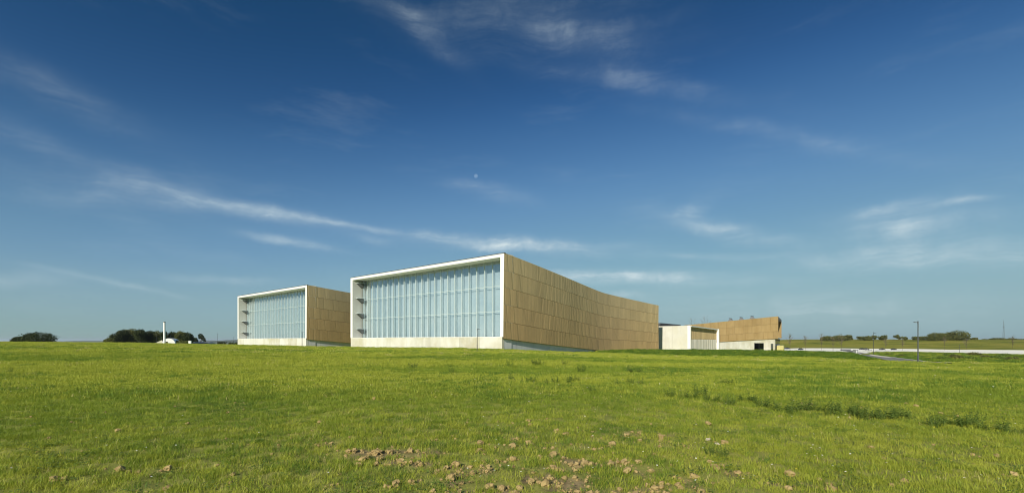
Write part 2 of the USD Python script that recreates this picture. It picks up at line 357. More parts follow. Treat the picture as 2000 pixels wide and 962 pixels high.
def ground(px, py, y0=4.0, y1=600.0):
    """Where the sight line through a pixel of the photograph meets the terrain."""
    Y = np.exp(np.linspace(math.log(y0), math.log(y1), 900)); X = (px - 1000) / FX * Y
    below = np.nonzero(EYE + (HY - py) / FX * Y < height(np.c_[X, Y]))[0]
    i = below[0] if len(below) else len(Y) - 1
    return np.array([X[i], Y[i]])


# bare soil: patches placed where the photograph shows them
SOIL = [(735, 885, 1.0, .30, 1.0), (930, 920, .55, .22, 1.0), (650, 868, .55, .22, .8), (590, 855, .4, .25, .6), (1060, 935, .45, .25, .8), (1130, 905, .55, .35, .75), (1180, 880, .5, .35, .6), (1240, 848, .65, .22, .9), (1050, 860, .45, .4, .5),
        (1300, 935, .6, .35, .7), (1130, 952, .6, .25, .8), (1010, 830, .5, .5, .45), (840, 945, .35, .15, .8), (700, 957, .5, .2, .6), (1480, 930, .4, .3, .5), (1550, 948, .45, .25, .6), (1290, 868, .35, .2, .7), (1390, 863, .3, .2, .6),
        (800, 905, .4, .2, .9), (860, 862, .5, .35, .5), (540, 870, .4, .3, .5), (1200, 960, .7, .25, .6), (960, 955, .4, .2, .7), (440, 940, .4, .3, .3), (270, 920, .4, .2, .35), (130, 880, .4, .3, .2), (1090, 770, .8, .8, .35), (760, 770, 1.0, .9, .3), (1320, 738, 1.3, 1.2, .35), (1560, 742, 1.4, 1.0, .3)]
SP = []
for (px, py, rx, ry, st) in SOIL:
    Y = FX * EYE / (py - HY); SP.append(((px - 1000) / FX * Y, Y, rx, ry, st))


def soil(xy):
    xy = np.atleast_2d(xy); s = np.zeros(len(xy))
    for (x, y, rx, ry, st) in SP:
        s = np.maximum(s, st * np.exp(-(((xy[:, 0] - x) / rx) ** 2 + ((xy[:, 1] - y) / ry) ** 2)))
    nz = meshkit.fbm(np.c_[xy * 4.5, np.zeros(len(xy))], 3, 21)
    nb = meshkit.fbm(np.c_[xy * 1.1, np.zeros(len(xy))], 3, 33)
    band = np.exp(-((xy[:, 1] - 5.6) / 2.2) ** 2) * np.exp(-((xy[:, 0] - .9) / 3.2) ** 2) * .22
    return np.clip((s + band) * 1.25 + (nz - .5) * 2.2 + (nb - .62) * .6 - .22, 0, 1)


MOUND = shapely.Polygon([(20, 110.5), (28, 99), (34, 86), (48, 75.5), (54, 67.5), (60, 62), (66, 70), (74, 90), (64, 104), (44, 128), (26, 118)])
VERGE = shapely.Polygon([(52, 57), (62, 66), (75, 90), (105, 130), (150, 190), (250, 235), (330, 235), (200, 90), (110, 60), (62, 52)])
BANK = shapely.Polygon([(225, 430), (300, 405), (420, 345), (560, 300), (760, 380), (700, 800), (330, 800), (240, 600)])


def inside(poly, xy, soft):
    p = shapely.points(np.atleast_2d(xy)); d = np.where(shapely.contains(poly, p), shapely.distance(p, poly.exterior), -shapely.distance(p, poly.exterior))
    return np.clip(.5 + d / (2 * soft), 0, 1)


def build_ground():
    ang = np.unique(np.r_[np.linspace(-180, -60, 40), np.linspace(-60, 60, 420), np.linspace(60, 180, 40)])[:-1]
    rad = np.r_[0.4, np.exp(np.arange(math.log(1.0), math.log(4000), .0185))]
    A, R = np.meshgrid(np.radians(ang), rad)
    xy = np.c_[(R * np.sin(A)).ravel(), (R * np.cos(A)).ravel()]
    z = height(xy); na, nr = len(ang), len(rad)
    i, j = np.meshgrid(np.arange(nr - 1), np.arange(na), indexing='ij'); j2 = (j + 1) % na
    q = np.stack([i * na + j, i * na + j2, (i + 1) * na + j2, (i + 1) * na + j], -1).reshape(-1, 4)[:, ::-1]
    v = np.c_[xy, z]
    m = trimesh.Trimesh(v, np.vstack([q[:, [0, 1, 2]], q[:, [0, 2, 3]]]), process=False)
    p = obj('ground', m, 'ground', smooth=True, kind='structure')
    api = UsdGeom.PrimvarsAPI(UsdGeom.Mesh(p)); r = np.hypot(*xy.T)
    s = np.where(r < 30, np.maximum(soil(xy), .42 * np.clip((20 - r) / 12, 0, 1)), 0); d = np.zeros(len(xy)); h = np.zeros(len(xy))
    k = (r > 40) & (r < 900); d[k] = np.maximum(inside(MOUND, xy[k], 1.2), .85 * inside(VERGE, xy[k], 3)); h[k] = inside(BANK, xy[k], 6)
    for nm, val in (('soil', s), ('rough', d), ('bank', h)):
        api.CreatePrimvar(nm, Sdf.ValueTypeNames.FloatArray, 'vertex').Set(Vt.FloatArray.FromNumpy(val.astype(np.float32)))


build_ground()

# sea and the far headland on the left
an = np.linspace(0, 2 * np.pi, 97)
sea = MB()
rr = [600, 2000, 8000, 30000]
for a, b in zip(rr[:-1], rr[1:]): sea.strip(np.c_[b * np.sin(an), b * np.cos(an), 0 * an - 42], np.c_[a * np.sin(an), a * np.cos(an), 0 * an - 42])
obj('sea', sea, 'water', kind='structure')


def headland(pts, Y, seed):
    px = np.linspace(pts[0][0], pts[-1][0], 140); top = np.interp(px, *zip(*pts))
    X = (px - 1000) / FX * Y
    zt = EYE + (HY - top) / FX * Y + (meshkit.fbm(np.c_[px * .25, 0 * px, 0 * px], 4, seed) - .5) * Y * .0022
    m = MB(); rows = [(-400, -43), (-250, None), (0, 1), (900, 1), (1800, -43)]
    lines = [np.c_[X, np.full_like(X, Y + d), (zt * f if f == 1 else (np.full_like(X, -43.) if f == -43 else (zt - 43) * .45))] for d, f in rows]
    for a, b in zip(lines[:-1], lines[1:]): m.strip(a, b)
    obj('hills', m, 'hill_land', smooth=50, kind='structure')


headland([(385, 668), (410, 666), (440, 664), (462, 663.2), (500, 663.6), (620, 662), (700, 665)], 5200, 3)
headland([(60, 668), (120, 665.6), (170, 664.8), (240, 664.4), (330, 664.2), (420, 665), (480, 668)], 9000, 8)


def sheet(name, near, far, mat, n=60, m=10, lift=.05, **kw):
    def res(p):
        p = np.array(p, float); d = np.r_[0, np.cumsum(np.hypot(*np.diff(p, axis=0).T))]; s = np.linspace(0, d[-1], n)
        return np.c_[np.interp(s, d, p[:, 0]), np.interp(s, d, p[:, 1])]
    a, b = res(near), res(far); mb = MB(); rows = []
    for k in range(m + 1):
        xy = a + (b - a) * k / m; rows.append(np.c_[xy, height(xy) + lift])
    for p, q in zip(rows[:-1], rows[1:]): mb.strip(p, q)
    return obj(name, mb, mat, smooth=True, kind='structure', **kw)


# chalk car park, its drive, the road with its kerbs
near = [ground(px, py, 100, 500) for px, py in [(1480, 684.5), (1560, 684.2), (1640, 686.5), (1700, 687), (1790, 687.5), (1900, 689.8), (2000, 692), (2150, 696)]]
far = [ground(px, py, 100, 520) for px, py in [(1480, 680), (1560, 679.7), (1640, 680), (1700, 680.5), (1790, 681.3), (1900, 682.4), (2000, 683.6), (2150, 686)]]
sheet('car_park', near, far, 'chalk', n=90, m=14, lift=.10)
drive = [ground(px, py, 100, 500) for px, py in [(1668, 688.5), (1656, 686.5), (1643, 684.2), (1641, 681.6)]]
drive2 = [ground(px, py, 100, 500) for px, py in [(1690, 690.5), (1674, 687.8), (1664, 684.4), (1662, 681.6)]]
sheet('drive', drive, drive2, 'asphalt', n=30, m=6, lift=.16)
verge1 = [ground(px, py, 80, 500) for px, py in [(1668, 689.6), (1685, 690.6), (1700, 689)]]
verge2 = [ground(px, py, 80, 500) for px, py in [(1664, 684), (1690, 683.5), (1712, 684)]]
sheet('chalk_apron', verge1, verge2, 'chalk', n=20, m=8, lift=.13)
ra = [ground(px, py, 40, 300) for px, py in [(1668, 690.2), (1684, 693.3), (1712, 699.0), (1752, 706.0), (1800, 713.0)]]
rb = [ground(px, py, 40, 300) for px, py in [(1674, 689.0), (1696, 693.2), (1740, 698.8), (1795, 705.8), (1850, 711.0)]]
sheet('road', ra, rb, 'asphalt', n=60, m=6, lift=.06)
rc = [p + np.array([.25, .35]) for p in rb]
kb = MB()
_b = np.array(rb); _t = np.gradient(_b, axis=0); _t /= np.linalg.norm(_t, axis=1, keepdims=True); _n = np.c_[-_t[:, 1], _t[:, 0]]
if _n[0] @ (np.array(rb[0]) - np.array(ra[0])) < 0: _n = -_n
s_ = np.linspace(0, len(_b) - 1, 50); P0 = np.c_[np.interp(s_, range(len(_b)), _b[:, 0]), np.interp(s_, range(len(_b)), _b[:, 1])]; N0 = np.c_[np.interp(s_, range(len(_b)), _n[:, 0]), np.interp(s_, range(len(_b)), _n[:, 1])]
z0 = height(P0)
for (o0, h0, o1, h1) in [(.0, .0, .0, .18), (.0, .18, .35, .18), (.35, .18, .35, -.1)]:
    kb.strip(np.c_[P0 + N0 * o0, z0 + h0], np.c_[P0 + N0 * o1, z0 + h1])
obj('kerb', kb, 'kerb_stone', kind='structure')

# ------------------------------------------------------------------ the two storage halls
C = np.array([-1.34, 77.9]); LEFT = np.array([-39.4, 108.75])
T = C - LEFT; W = float(np.linalg.norm(T)); T /= W; N = np.array([-T[1], T[0]])      # along the front; into the building
ZT, ZP = 17.0, 2.30
_cp = np.array([(0, 0), (5.5, 7.3), (12.8, 18.3), (23.1, 34.5), (34.9, 50.4), (49.1, 67.1)])
_cs = np.r_[0, np.cumsum(np.hypot(*np.diff(_cp, axis=0).T))]
_curve = CubicSpline(_cs, _cp); LEN = float(_cs[-1])
_drop = PchipInterpolator([0, 7.6, 15.1, 22.7, 30.3, 37.8, 45.4, 53, 60.6, 68.1, 75.7, LEN + 2], [0, -.62, -1.15, -1.62, -2.08, -2.54, -2.98, -3.13, -3.28, -3.45, -3.67, -3.92])


def wall_at(s, off):
    """Point on the curved side wall, off metres outward."""
    p = _curve(s); t = _curve(s, 1); t = t / np.linalg.norm(t, axis=-1, keepdims=True)
    return p + np.stack([t[..., 1], -t[..., 0]], -1) * np.asarray(off)[..., None]


def F(s, d, z): p = T * (s - W) + N * d; return (p[0], p[1], z)


def slab(mb, s0, s1, d0, d1, z0, z1, top_s0=None, top_s1=None):
    a, b = (s0 if top_s0 is None else top_s0), (s1 if top_s1 is None else top_s1)
    return mb.hexa([F(s0, d0, z0), F(s1, d0, z0), F(s1, d1, z0), F(s0, d1, z0), F(a, d0, z1), F(b, d0, z1), F(b, d1, z1), F(a, d1, z1)])


def make_hall(label, group):
    rnd = random.Random(4)
    b = thing('storage_hall', label, 'building', (C[0], C[1], 0), group=group)
    LEAN = .22
    # front frame
    obj('frame_head', slab(MB(), 0, W - .06, 0, 2.6, 16.32, ZT - .10), 'white_frame', b)
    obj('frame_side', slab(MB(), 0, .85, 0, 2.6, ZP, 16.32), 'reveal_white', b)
    obj('frame_face', slab(MB(), -.002, .85, -.02, 0, ZP, 16.318), 'white_frame', b)
    obj('frame_side', slab(MB(), W - 1.0, W - .06 - LEAN, 0, 2.6, ZP, 16.32, W - .95, W - .06), 'white_frame', b)
    obj('roof_edge', slab(MB(), -.05, W + .03, -.05, .35, ZT - .097, ZT + .02), 'roofing', b)
    # concrete base of the front, cast in lengths
    n = 9; e = np.linspace(.14, W - .50, n + 1)
    for i in range(n):
        obj('base_panel', slab(MB(), e[i] + .010, e[i + 1] - .010, -.03 + .012 * rnd.random(), .5, -2.0, ZP - .004), ['concrete', 'concrete_light', 'concrete', 'concrete_light', 'concrete', 'concrete_worn', 'concrete_light', 'concrete_worn', 'concrete_light'][i], b)
    obj('base_core', slab(MB(), .2, W - .55, .06, 2.7, -2.0, ZP - .02), 'grey_concrete', b)
    obj('sill', slab(MB(), .855, W - 1.0, .02, 2.6, ZP - .002, ZP + .05), 'white_frame', b)
    # glazing: three rows of tall panes between mullions
    g0, g1, zl, zh = 1.35, W - 1.0, ZP + .05, 16.32
    nb = 23; e = np.linspace(g0, g1, nb + 1); rows = np.linspace(zl, zh, 4)
    for i in range(nb + 1):
        obj('mullion', slab(MB(), e[i] - .045, e[i] + .045, 2.50, 2.72, zl, zh - .01), 'mullion_white', b)
        obj('fin', slab(MB(), e[i] - .05, e[i] + .05, 2.76, 3.12, zl, zh), 'fin_white', b)
    for r in (1, 2):
        obj('transom', slab(MB(), g0, g1, 2.53, 2.66, rows[r] - .03, rows[r] + .03), 'mullion_white', b)
    for i in range(nb):
        for r in range(3):
            m = MB(); y = [rnd.uniform(-.010, .010) for _ in range(2)]
            z0, z1 = rows[r] + (.05 if r else 0), rows[r + 1] - .05
            m.add([F(e[i] + .056, 2.58 + y[0], z0), F(e[i + 1] - .056, 2.58 - y[0], z0), F(e[i + 1] - .056, 2.58 + y[1], z1), F(e[i] + .056, 2.58 - y[1], z1)], [[0, 1, 2, 3]])
            obj('glass_pane', m, 'pane_glass', b)
    obj('inner_wall', slab(MB(), .85, W - 1.0, 3.35, 3.6, ZP, 16.32), 'inner_skin', b)
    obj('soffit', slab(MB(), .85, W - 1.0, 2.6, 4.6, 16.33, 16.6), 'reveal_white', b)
    # maintenance galleries showing in the gap beside the glass
    for k in range(4):
        z = 15.75 - 3.72 * k
        gl = MB(); slab(gl, .852, 1.9, .9, 2.42, z - .10, z)
        obj('gallery', gl, 'mullion_white', b)
        br = MB(); br.add([F(.86, .95, z - .11), F(.86, 2.42, z - .11), F(.86, 2.42, z - 1.25), F(1.85, .95, z - .11), F(1.85, 2.42, z - .11), F(1.85, 2.42, z - 1.25)],
                          [[0, 1, 2], [3, 5, 4], [0, 3, 4], [0, 4, 1], [1, 4, 5], [1, 5, 2], [0, 2, 5], [0, 5, 3]])
        obj('bracket', br, 'gallery_steel', b)
    for z in np.linspace(ZP + 1, 15.5, 4):
        pass
    # curved side: dark core, timber panels in five rows, concrete base
    ss = np.linspace(0, LEN, 60); dz = _drop(ss)
    core = MB()
    lo, hi = wall_at(ss, np.full(60, -.14 - LEAN)), wall_at(ss, np.full(60, -.14))
    core.strip(np.c_[lo, 2.0 + dz], np.c_[hi, ZT - .05 + dz]); core.strip(np.c_[wall_at(ss, np.full(60, -.8)), 2.0 + dz], np.c_[lo, 2.0 + dz])
    obj('side_core', core, 'batten_brown', b)
    H5 = 3.0
    for r in range(5):
        cuts = [0.0]; first = True
        while cuts[-1] < LEN - 2.4:
            cuts.append(min(cuts[-1] + (rnd.choice([1.9, 3.8, 2.85]) if first else 3.8), LEN)); first = False
        cuts[-1] = LEN
        for a, c in zip(cuts[:-1], cuts[1:]):
            a2, c2 = a + .006, c - .006; nbat = max(2, int(round((c2 - a2) / .34))); pitch = (c2 - a2) / nbat
            ps, po = [a2], [-.012]
            for k in range(nbat):
                q = a2 + k * pitch; wv = pitch * rnd.uniform(.60, .78); g = rnd.uniform(-.003, .003)
                ps += [q + .001, q + wv, q + wv + .006, q + pitch - .004]; po += [g, g, -.026, -.026]
            ps.append(c2); po.append(-.012); ps, po = np.array(ps), np.array(po)
            h0, h1 = r * H5 + .03, (r + 1) * H5 - .03 + (-.0 if r < 4 else .0)
            d = _drop(ps); out = -LEAN * (1 - np.array([h0, h1]) / 15.0)
            b0, b1 = wall_at(ps, po + out[0]), wall_at(ps, po + out[1])
            c0, c1 = wall_at(ps, np.full(len(ps), -.12) + out[0]), wall_at(ps, np.full(len(ps), -.12) + out[1])
            m = MB(); lo3, hi3 = np.c_[b0, 2.0 + h0 + d], np.c_[b1, 2.0 + h1 + d]
            m.strip(lo3, hi3); m.strip(np.c_[c0, 2.0 + h0 + d], lo3); m.strip(hi3, np.c_[c1, 2.0 + h1 + d])
            obj('timber_panel', m, f'timber_{r}_{rnd.choice([0, 0, 0, 1, 1, 2, 2, 3])}', b)
    # concrete base under the timber
    cuts = np.r_[0.3, np.arange(4.2, LEN, 6.0), LEN - .3]
    for a, c in zip(cuts[:-1], cuts[1:]):
        q = np.linspace(a + .015, c - .015, 6); o = np.full(6, -.62); m = MB(); d = _drop(q)
        A, B = wall_at(q, o), wall_at(q, o - .3)
        m.strip(np.c_[A, np.full(6, -3.5)], np.c_[A, 2.02 + d]); m.strip(np.c_[A, 2.02 + d], np.c_[B, 2.02 + d]); m.strip(np.c_[B, np.full(6, -3.5)], np.c_[A, np.full(6, -3.5)])
        obj('base_panel', m, 'grey_concrete', b)
    # roof, far side and back
    R = wall_at(ss, np.full(60, -.1)); Lf = R - T * (W - .15)
    roof = MB(); roof.strip(np.c_[R, ZT - .06 + dz], np.c_[Lf, ZT - .06 + dz]); obj('roof', roof, 'roofing', b)
    sw = MB(); sw.strip(np.c_[Lf, np.full(60, -3.5)], np.c_[Lf, ZT - .06 + dz]); obj('far_wall', sw, 'timber_0', b)
    bw = MB(); bw.add([(*R[-1], -3.5), (*Lf[-1], -3.5), (*Lf[-1], ZT - .06 + dz[-1]), (*R[-1], ZT - .06 + dz[-1])], [[0, 1, 2, 3]]); obj('back_wall', bw, 'timber_1', b)
    return b


hall = make_hall('large timber and glass hall whose curved side wall shows its whole length', 'glass fronted storage halls')
copy_of(hall, 'smaller looking hall, half hidden behind the nearer glass fronted hall', (C[0] - 55.0, C[1] + 44.5, 0))

# ------------------------------------------------------------------ white pavilion beside the far end of the hall
D2 = np.array([.600, .800]); T2 = np.array([-.777, .63])
PK = np.array([60.1, 150.0])


def G(a, d, z): p = PK + T2 * a + D2 * d; return (p[0], p[1], z)   # a: along the front to the left, d: along the side, away


def gslab(mb, a0, a1, d0, d1, z0, z1): return mb.hexa([G(a0, d0, z0), G(a0, d1, z0), G(a1, d1, z0), G(a1, d0, z0), G(a0, d0, z1), G(a0, d1, z1), G(a1, d1, z1), G(a1, d0, z1)])


pv = thing('pavilion', 'low white concrete pavilion with pale slatted side beside the curved hall', 'building')
e = np.linspace(1.0, 10.9, 5)
for i in range(4): obj('wall_panel', gslab(MB(), e[i] + .01, e[i + 1] - .01, .02 + .01 * (i % 2), .4, -3.0, 6.75), 'pale_concrete', pv)
obj('corner_post', gslab(MB(), -.05, .995, -.06, .6, -3.0, 6.78), 'white_frame', pv)
obj('end_post', gslab(MB(), -.55, .3, 39.2, 40.4, -3.0, 6.32), 'white_frame', pv)
hd = MB(); hd.hexa([G(-.15, .6, 6.35), G(-.15, 40.4, 5.95), G(.5, 40.4, 5.95), G(.5, .6, 6.35), G(-.15, .6, 6.78), G(-.15, 40.4, 6.40), G(.5, 40.4, 6.40), G(.5, .6, 6.78)])
obj('roof_edge', hd, 'white_frame', pv)
cr = MB(); gslab(cr, .75, 10.8, .45, 40, -3.0, 5.9); obj('core', cr, 'dark_core', pv)
rf = MB(); rf.add([G(.5, .5, 6.6), G(.5, 40.3, 6.25), G(10.8, 40.3, 6.25), G(10.8, .5, 6.6)], [[0, 1, 2, 3]]); obj('roof', rf, 'roofing', pv)
e = np.linspace(.7, 39.1, 13)
for i in range(12):
    nb = 9; m = MB(); pr = []
    w = (e[i + 1] - e[i] - .05) / nb
    for k in range(nb): pr += [(e[i] + k * w, .50), (e[i] + k * w + .02, .40), (e[i] + k * w + w * .65, .40), (e[i] + k * w + w * .7, .50)]
    A = np.array([G(a, d, 2.15) for d, a in pr]); B = A.copy(); B[:, 2] = [6.36 - d * .0103 for d, a in pr]
    m.strip(A, B); obj('timber_panel', m, f'timber_{[0, 1, 3, 0, 5, 2][i % 6]}', pv)
for k in range(36):
    q = .75 + k * 1.065
    obj('slat', gslab(MB(), .36, .52, q, q + .66, -3.0, 2.10), 'pale_concrete', pv)

lk = thing('link_building', 'dark grey link block peeping over the roof of the white pavilion', 'building')
o = PK + T2 * 10.95 + D2 * 1.5


def Q(a, d, z): p = o + T2 * a + D2 * d; return (p[0], p[1], z)


m = MB(); m.hexa([Q(0, 0, -3), Q(0, 24, -3), Q(14, 24, -3), Q(14, 0, -3), Q(0, 0, 7.4), Q(0, 24, 7.4), Q(14, 24, 7.4), Q(14, 0, 7.4)]); obj('wall', m, 'dark_metal', lk)
m = MB(); m.hexa([Q(-.2, -.2, 7.404), Q(-.2, 24.2, 7.404), Q(14.2, 24.2, 7.404), Q(14.2, -.2, 7.404), Q(-.2, -.2, 7.95), Q(-.2, 24.2, 7.95), Q(14.2, 24.2, 7.95), Q(14.2, -.2, 7.95)]); obj('roof', m, 'roofing', lk)

# ------------------------------------------------------------------ timber-clad entrance building on the right
A0 = np.array([105.7, 177.0]); WD = np.array([-.471, .882]); ED = np.array([.545, .838])
OUT = np.array([-WD[1], WD[0]])                                   # outward from the long wall, to the left


def B(s, e_, z, o=0.0): p = A0 + WD * s + ED * e_ + OUT * o; return (p[0], p[1], z)


def zt(s): return 11.35 - .048 * s


def zb(s): return 2.42 - .050 * s


en = thing('entrance_building', 'orange timber clad building on a white base at the right end', 'building')
rnd = random.Random(8); SL = 46.0
for r in range(3):
    cuts = [0.0, rnd.choice([2.0, 3.0, 4.0])]
    while cuts[-1] < SL - 3: cuts.append(min(cuts[-1] + 4.0, SL))
    cuts[-1] = SL
    for a, c in zip(cuts[:-1], cuts[1:]):
        nb = max(3, int((c - a) / .4)); w = (c - a - .06) / nb; ps = []
        for k in range(nb):
            q = a + .03 + k * w; ps += [(q, -.12 if k == 0 else -.05), (q + .02, 0), (q + w * .68, 0), (q + w * .74, -.05)]
        ps.append((c - .03, -.12))
        f0, f1 = r / 3, (r + 1) / 3
        m = MB(); m.strip(np.array([B(s, 0, zb(s) + (zt(s) - zb(s)) * f0 + .03, o_) for s, o_ in ps]), np.array([B(s, 0, zb(s) + (zt(s) - zb(s)) * f1 - .03, o_) for s, o_ in ps]))
        obj('timber_panel', m, f'larch_{rnd.choice([0, 0, 1, 2])}', en)
# near wall body, roof slab, floor slab, far wall: an open-ended tube
WID = 37.5
m = MB(); m.hexa([B(0, .9, zb(0)), B(SL, .9, zb(SL)), B(SL, 0, zb(SL), -.13), B(0, 0, zb(0), -.13), B(0, .9, zt(0)), B(SL, .9, zt(SL)), B(SL, 0, zt(SL), -.13), B(0, 0, zt(0), -.13)]); obj('side_wall', m, 'larch_1', en)
m = MB(); m.hexa([B(0, WID - .8, zb(0)), B(SL, WID - .8, zb(SL)), B(SL, WID, zb(SL)), B(0, WID, zb(0)), B(0, WID - .8, zt(0)), B(SL, WID - .8, zt(SL)), B(SL, WID, zt(SL)), B(0, WID, zt(0))]); obj('side_wall', m, 'larch_0', en)
m = MB(); m.hexa([B(0, .9, zt(0) - .9), B(SL, .9, zt(SL) - .9), B(SL, WID - .8, zt(SL) - .9), B(0, WID - .8, zt(0) - .9), B(0, .9, zt(0) - .002), B(SL, .9, zt(SL) - .002), B(SL, WID - .8, zt(SL) - .002), B(0, WID - .8, zt(0) - .002)]); obj('roof', m, 'roofing', en)
m = MB(); m.hexa([B(0, .9, zb(0) + .002), B(SL, .9, zb(SL)), B(SL, WID - .8, zb(SL)), B(0, WID - .8, zb(0) + .002), B(0, .9, zb(0) + .5), B(SL, .9, zb(SL) + .5), B(SL, WID - .8, zb(SL) + .5), B(0, WID - .8, zb(0) + .5)]); obj('floor_slab', m, 'grey_concrete', en)
rec = 7.5
for k in range(8):
    e0, e1 = .9 + k * (WID - 1.7) / 8, .9 + (k + 1) * (WID - 1.7) / 8
    m = MB(); m.hexa([B(rec, e0 + .06, zb(rec) + .5), B(rec, e1 - .06, zb(rec) + .5), B(rec + .1, e1 - .06, zb(rec) + .5), B(rec + .1, e0 + .06, zb(rec) + .5), B(rec, e0 + .06, zt(rec) - .9), B(rec, e1 - .06, zt(rec) - .9), B(rec + .1, e1 - .06, zt(rec) - .9), B(rec + .1, e0 + .06, zt(rec) - .9)])
    obj('window_pane', m, 'dark_glass', en)
    m = MB(); m.hexa([B(rec - .05, e0 - .055, zb(rec) + .5), B(rec - .05, e0 + .055, zb(rec) + .5), B(rec + .15, e0 + .055, zb(rec) + .5), B(rec + .15, e0 - .055, zb(rec) + .5), B(rec - .05, e0 - .055, zt(rec) - .9), B(rec - .05, e0 + .055, zt(rec) - .9), B(rec + .15, e0 + .055, zt(rec) - .9), B(rec + .15, e0 - .055, zt(rec) - .9)])
    obj('mullion', m, 'dark_metal', en)
m = MB(); m.hexa([B(rec + 3, .95, -4), B(SL, .95, -4), B(SL, WID - .9, -4), B(rec + 3, WID - .9, -4), B(rec + 3, .95, zt(SL) - 1), B(SL, .95, zt(SL) - 1), B(SL, WID - .9, zt(SL) - 1), B(rec + 3, WID - .9, zt(SL) - 1)]); obj('core', m, 'dark_core', en)


def base_piece(name, s0, s1, z0, z1, mat, o=-.35, th=.5):
    m = MB(); f = lambda s, z: (zb(s) - .003) if z is None else z
    m.hexa([B(s0, 0, z0, o - th), B(s1, 0, z0, o - th), B(s1, 0, z0, o), B(s0, 0, z0, o), B(s0, 0, f(s0, z1), o - th), B(s1, 0, f(s1, z1), o - th), B(s1, 0, f(s1, z1), o), B(s0, 0, f(s0, z1), o)])
    return obj(name, m, mat, en)


w0, w1, v0, v1 = 6.05, 10.35, 2.15, 3.25
base_piece('base_wall', 1.6, v0, -4, None, 'concrete'); base_piece('base_wall', v1, w0, -4, None, 'concrete')
base_piece('base_wall', v0 + .002, v1 - .002, .45, None, 'concrete', o=-.352); base_piece('base_wall', w0 + .002, w1 - .002, .70, None, 'concrete', o=-.352)
base_piece('base_wall', w1, 19, -4, None, 'concrete'); base_piece('base_wall', 19.02, 28, -4, None, 'concrete'); base_piece('base_wall', 28.02, 45.5, -4, None, 'concrete')
for (a, c, z) in ((v0, v1, .44), (w0, (w0 + w1) / 2 - .03, .69), ((w0 + w1) / 2 + .03, w1, .69)):
    base_piece('window', a + .05, c - .05, -2.6, z, 'dark_glass', o=-.55, th=.05)
base_piece('window_frame', (w0 + w1) / 2 - .03, (w0 + w1) / 2 + .03, -2.6, .69, 'dark_metal', o=-.50, th=.1)
# recessed ground floor under the overhanging end: glass strip, yellow porch
def slant(name, e0, e1, z0, z1, mat, back=0.0, th=.1):
    q = lambda e_: 1.9 - .045 * (e_ - .9) + back
    m = MB(); m.hexa([B(q(e0), e0, z0), B(q(e1), e1, z0), B(q(e1) + th, e1, z0), B(q(e0) + th, e0, z0), B(q(e0), e0, z1), B(q(e1), e1, z1), B(q(e1) + th, e1, z1), B(q(e0) + th, e0, z1)]); return obj(name, m, mat, en)


for k in range(7): slant('window_pane', .9 + k * 4.4, .9 + (k + 1) * 4.4 - .12, .30, 2.40, 'pane_glass')
slant('blind', .9, 31.7, .25, 2.41, 'inner_skin', back=.5)
slant('transom', .9, 31.7, .02, .295, 'dark_metal', back=-.05, th=.3)
slant('base_wall', .9, 31.7, -4, .015, 'grey_concrete', back=.15, th=.3)
m = MB(); m.hexa([B(-1.9, 9, -4), B(-1.9, 19, -4), B(.9, 19, -4), B(.9, 9, -4), B(-1.9, 9, -.35), B(-1.9, 19, -.35), B(.9, 19, -.35), B(.9, 9, -.35)]); obj('porch', m, 'yellow_render', en)
for k, s in enumerate((21.0, 15.9, 10.9)):
    b0 = zt(s); sk = obj('skylight', MB().add([B(s + 1.5, 1.6, b0 - .2), B(s - 1.5, 1.6, b0 - .2), B(s - 1.5, 4.2, b0 - .2), B(s + 1.5, 4.2, b0 - .2), B(s + .6, 1.6, b0 + 1.15), B(s - .2, 1.6, b0 + 1.0), B(s - .2, 4.2, b0 + 1.0), B(s + .6, 4.2, b0 + 1.15)],
        [[0, 1, 5, 4], [2, 3, 7, 6], [1, 2, 6, 5], [3, 0, 4, 7], [4, 5, 6, 7]]), 'zinc', en)
    m = MB(); m.hexa([B(s - .4, 1.4, b0 + 1.05), B(s + .9, 1.4, b0 + 1.2), B(s + .9, 4.4, b0 + 1.2), B(s - .4, 4.4, b0 + 1.05), B(s - .4, 1.4, b0 + 1.15), B(s + .9, 1.4, b0 + 1.3), B(s + .9, 4.4, b0 + 1.3), B(s - .4, 4.4, b0 + 1.15)]); obj('lid', m, 'dark_metal', sk)

# ------------------------------------------------------------------ things in the distance on the left
def lathe(profile, sides=20): return trimesh.creation.revolve(np.array(profile, float), sections=sides)


p = at(321, 671, 232); z = H(p[0], p[1])
ch = thing('chimney', 'tall plain white round chimney standing at the low white hut', 'chimney', (p[0], p[1], z))
hc = EYE + (HY - 628) / FX * 232 - z
m = lathe([(0, -1), (.62, -1), (.62, .3), (.54, .35), (.50, hc - .5), (.50, hc), (.38, hc), (.38, hc - .6), (0, hc - .6)], 24); obj('shaft', m, 'white_frame', ch, smooth=40)
m = lathe([(.39, hc - .1), (.42, hc + .10), (.53, hc + .10), (.54, hc - .3), (.505, hc - .3)], 24); obj('cap', m, 'grey_metal', ch, smooth=40)
p = at(329, 671, 240); z = H(p[0], p[1])
hu = thing('vaulted_hut', 'low white vaulted hut at the foot of the chimney', 'hut', (p[0], p[1], z), rz=18)
an_ = np.linspace(0, np.pi, 19); R0 = 3.1
arc0 = np.c_[R0 * np.cos(an_), np.zeros(19), R0 * .98 * np.sin(an_) - .0]; arc1 = arc0 + [0, 7, 0]
m = MB(); m.strip(arc0, arc1); m.add(np.vstack([arc0, [[0, 0, -2]], [[R0, 0, -2]], [[-R0, 0, -2]]]), [[19, k, k + 1] for k in range(18)] + [[19, 20, 0], [19, 18, 21]])
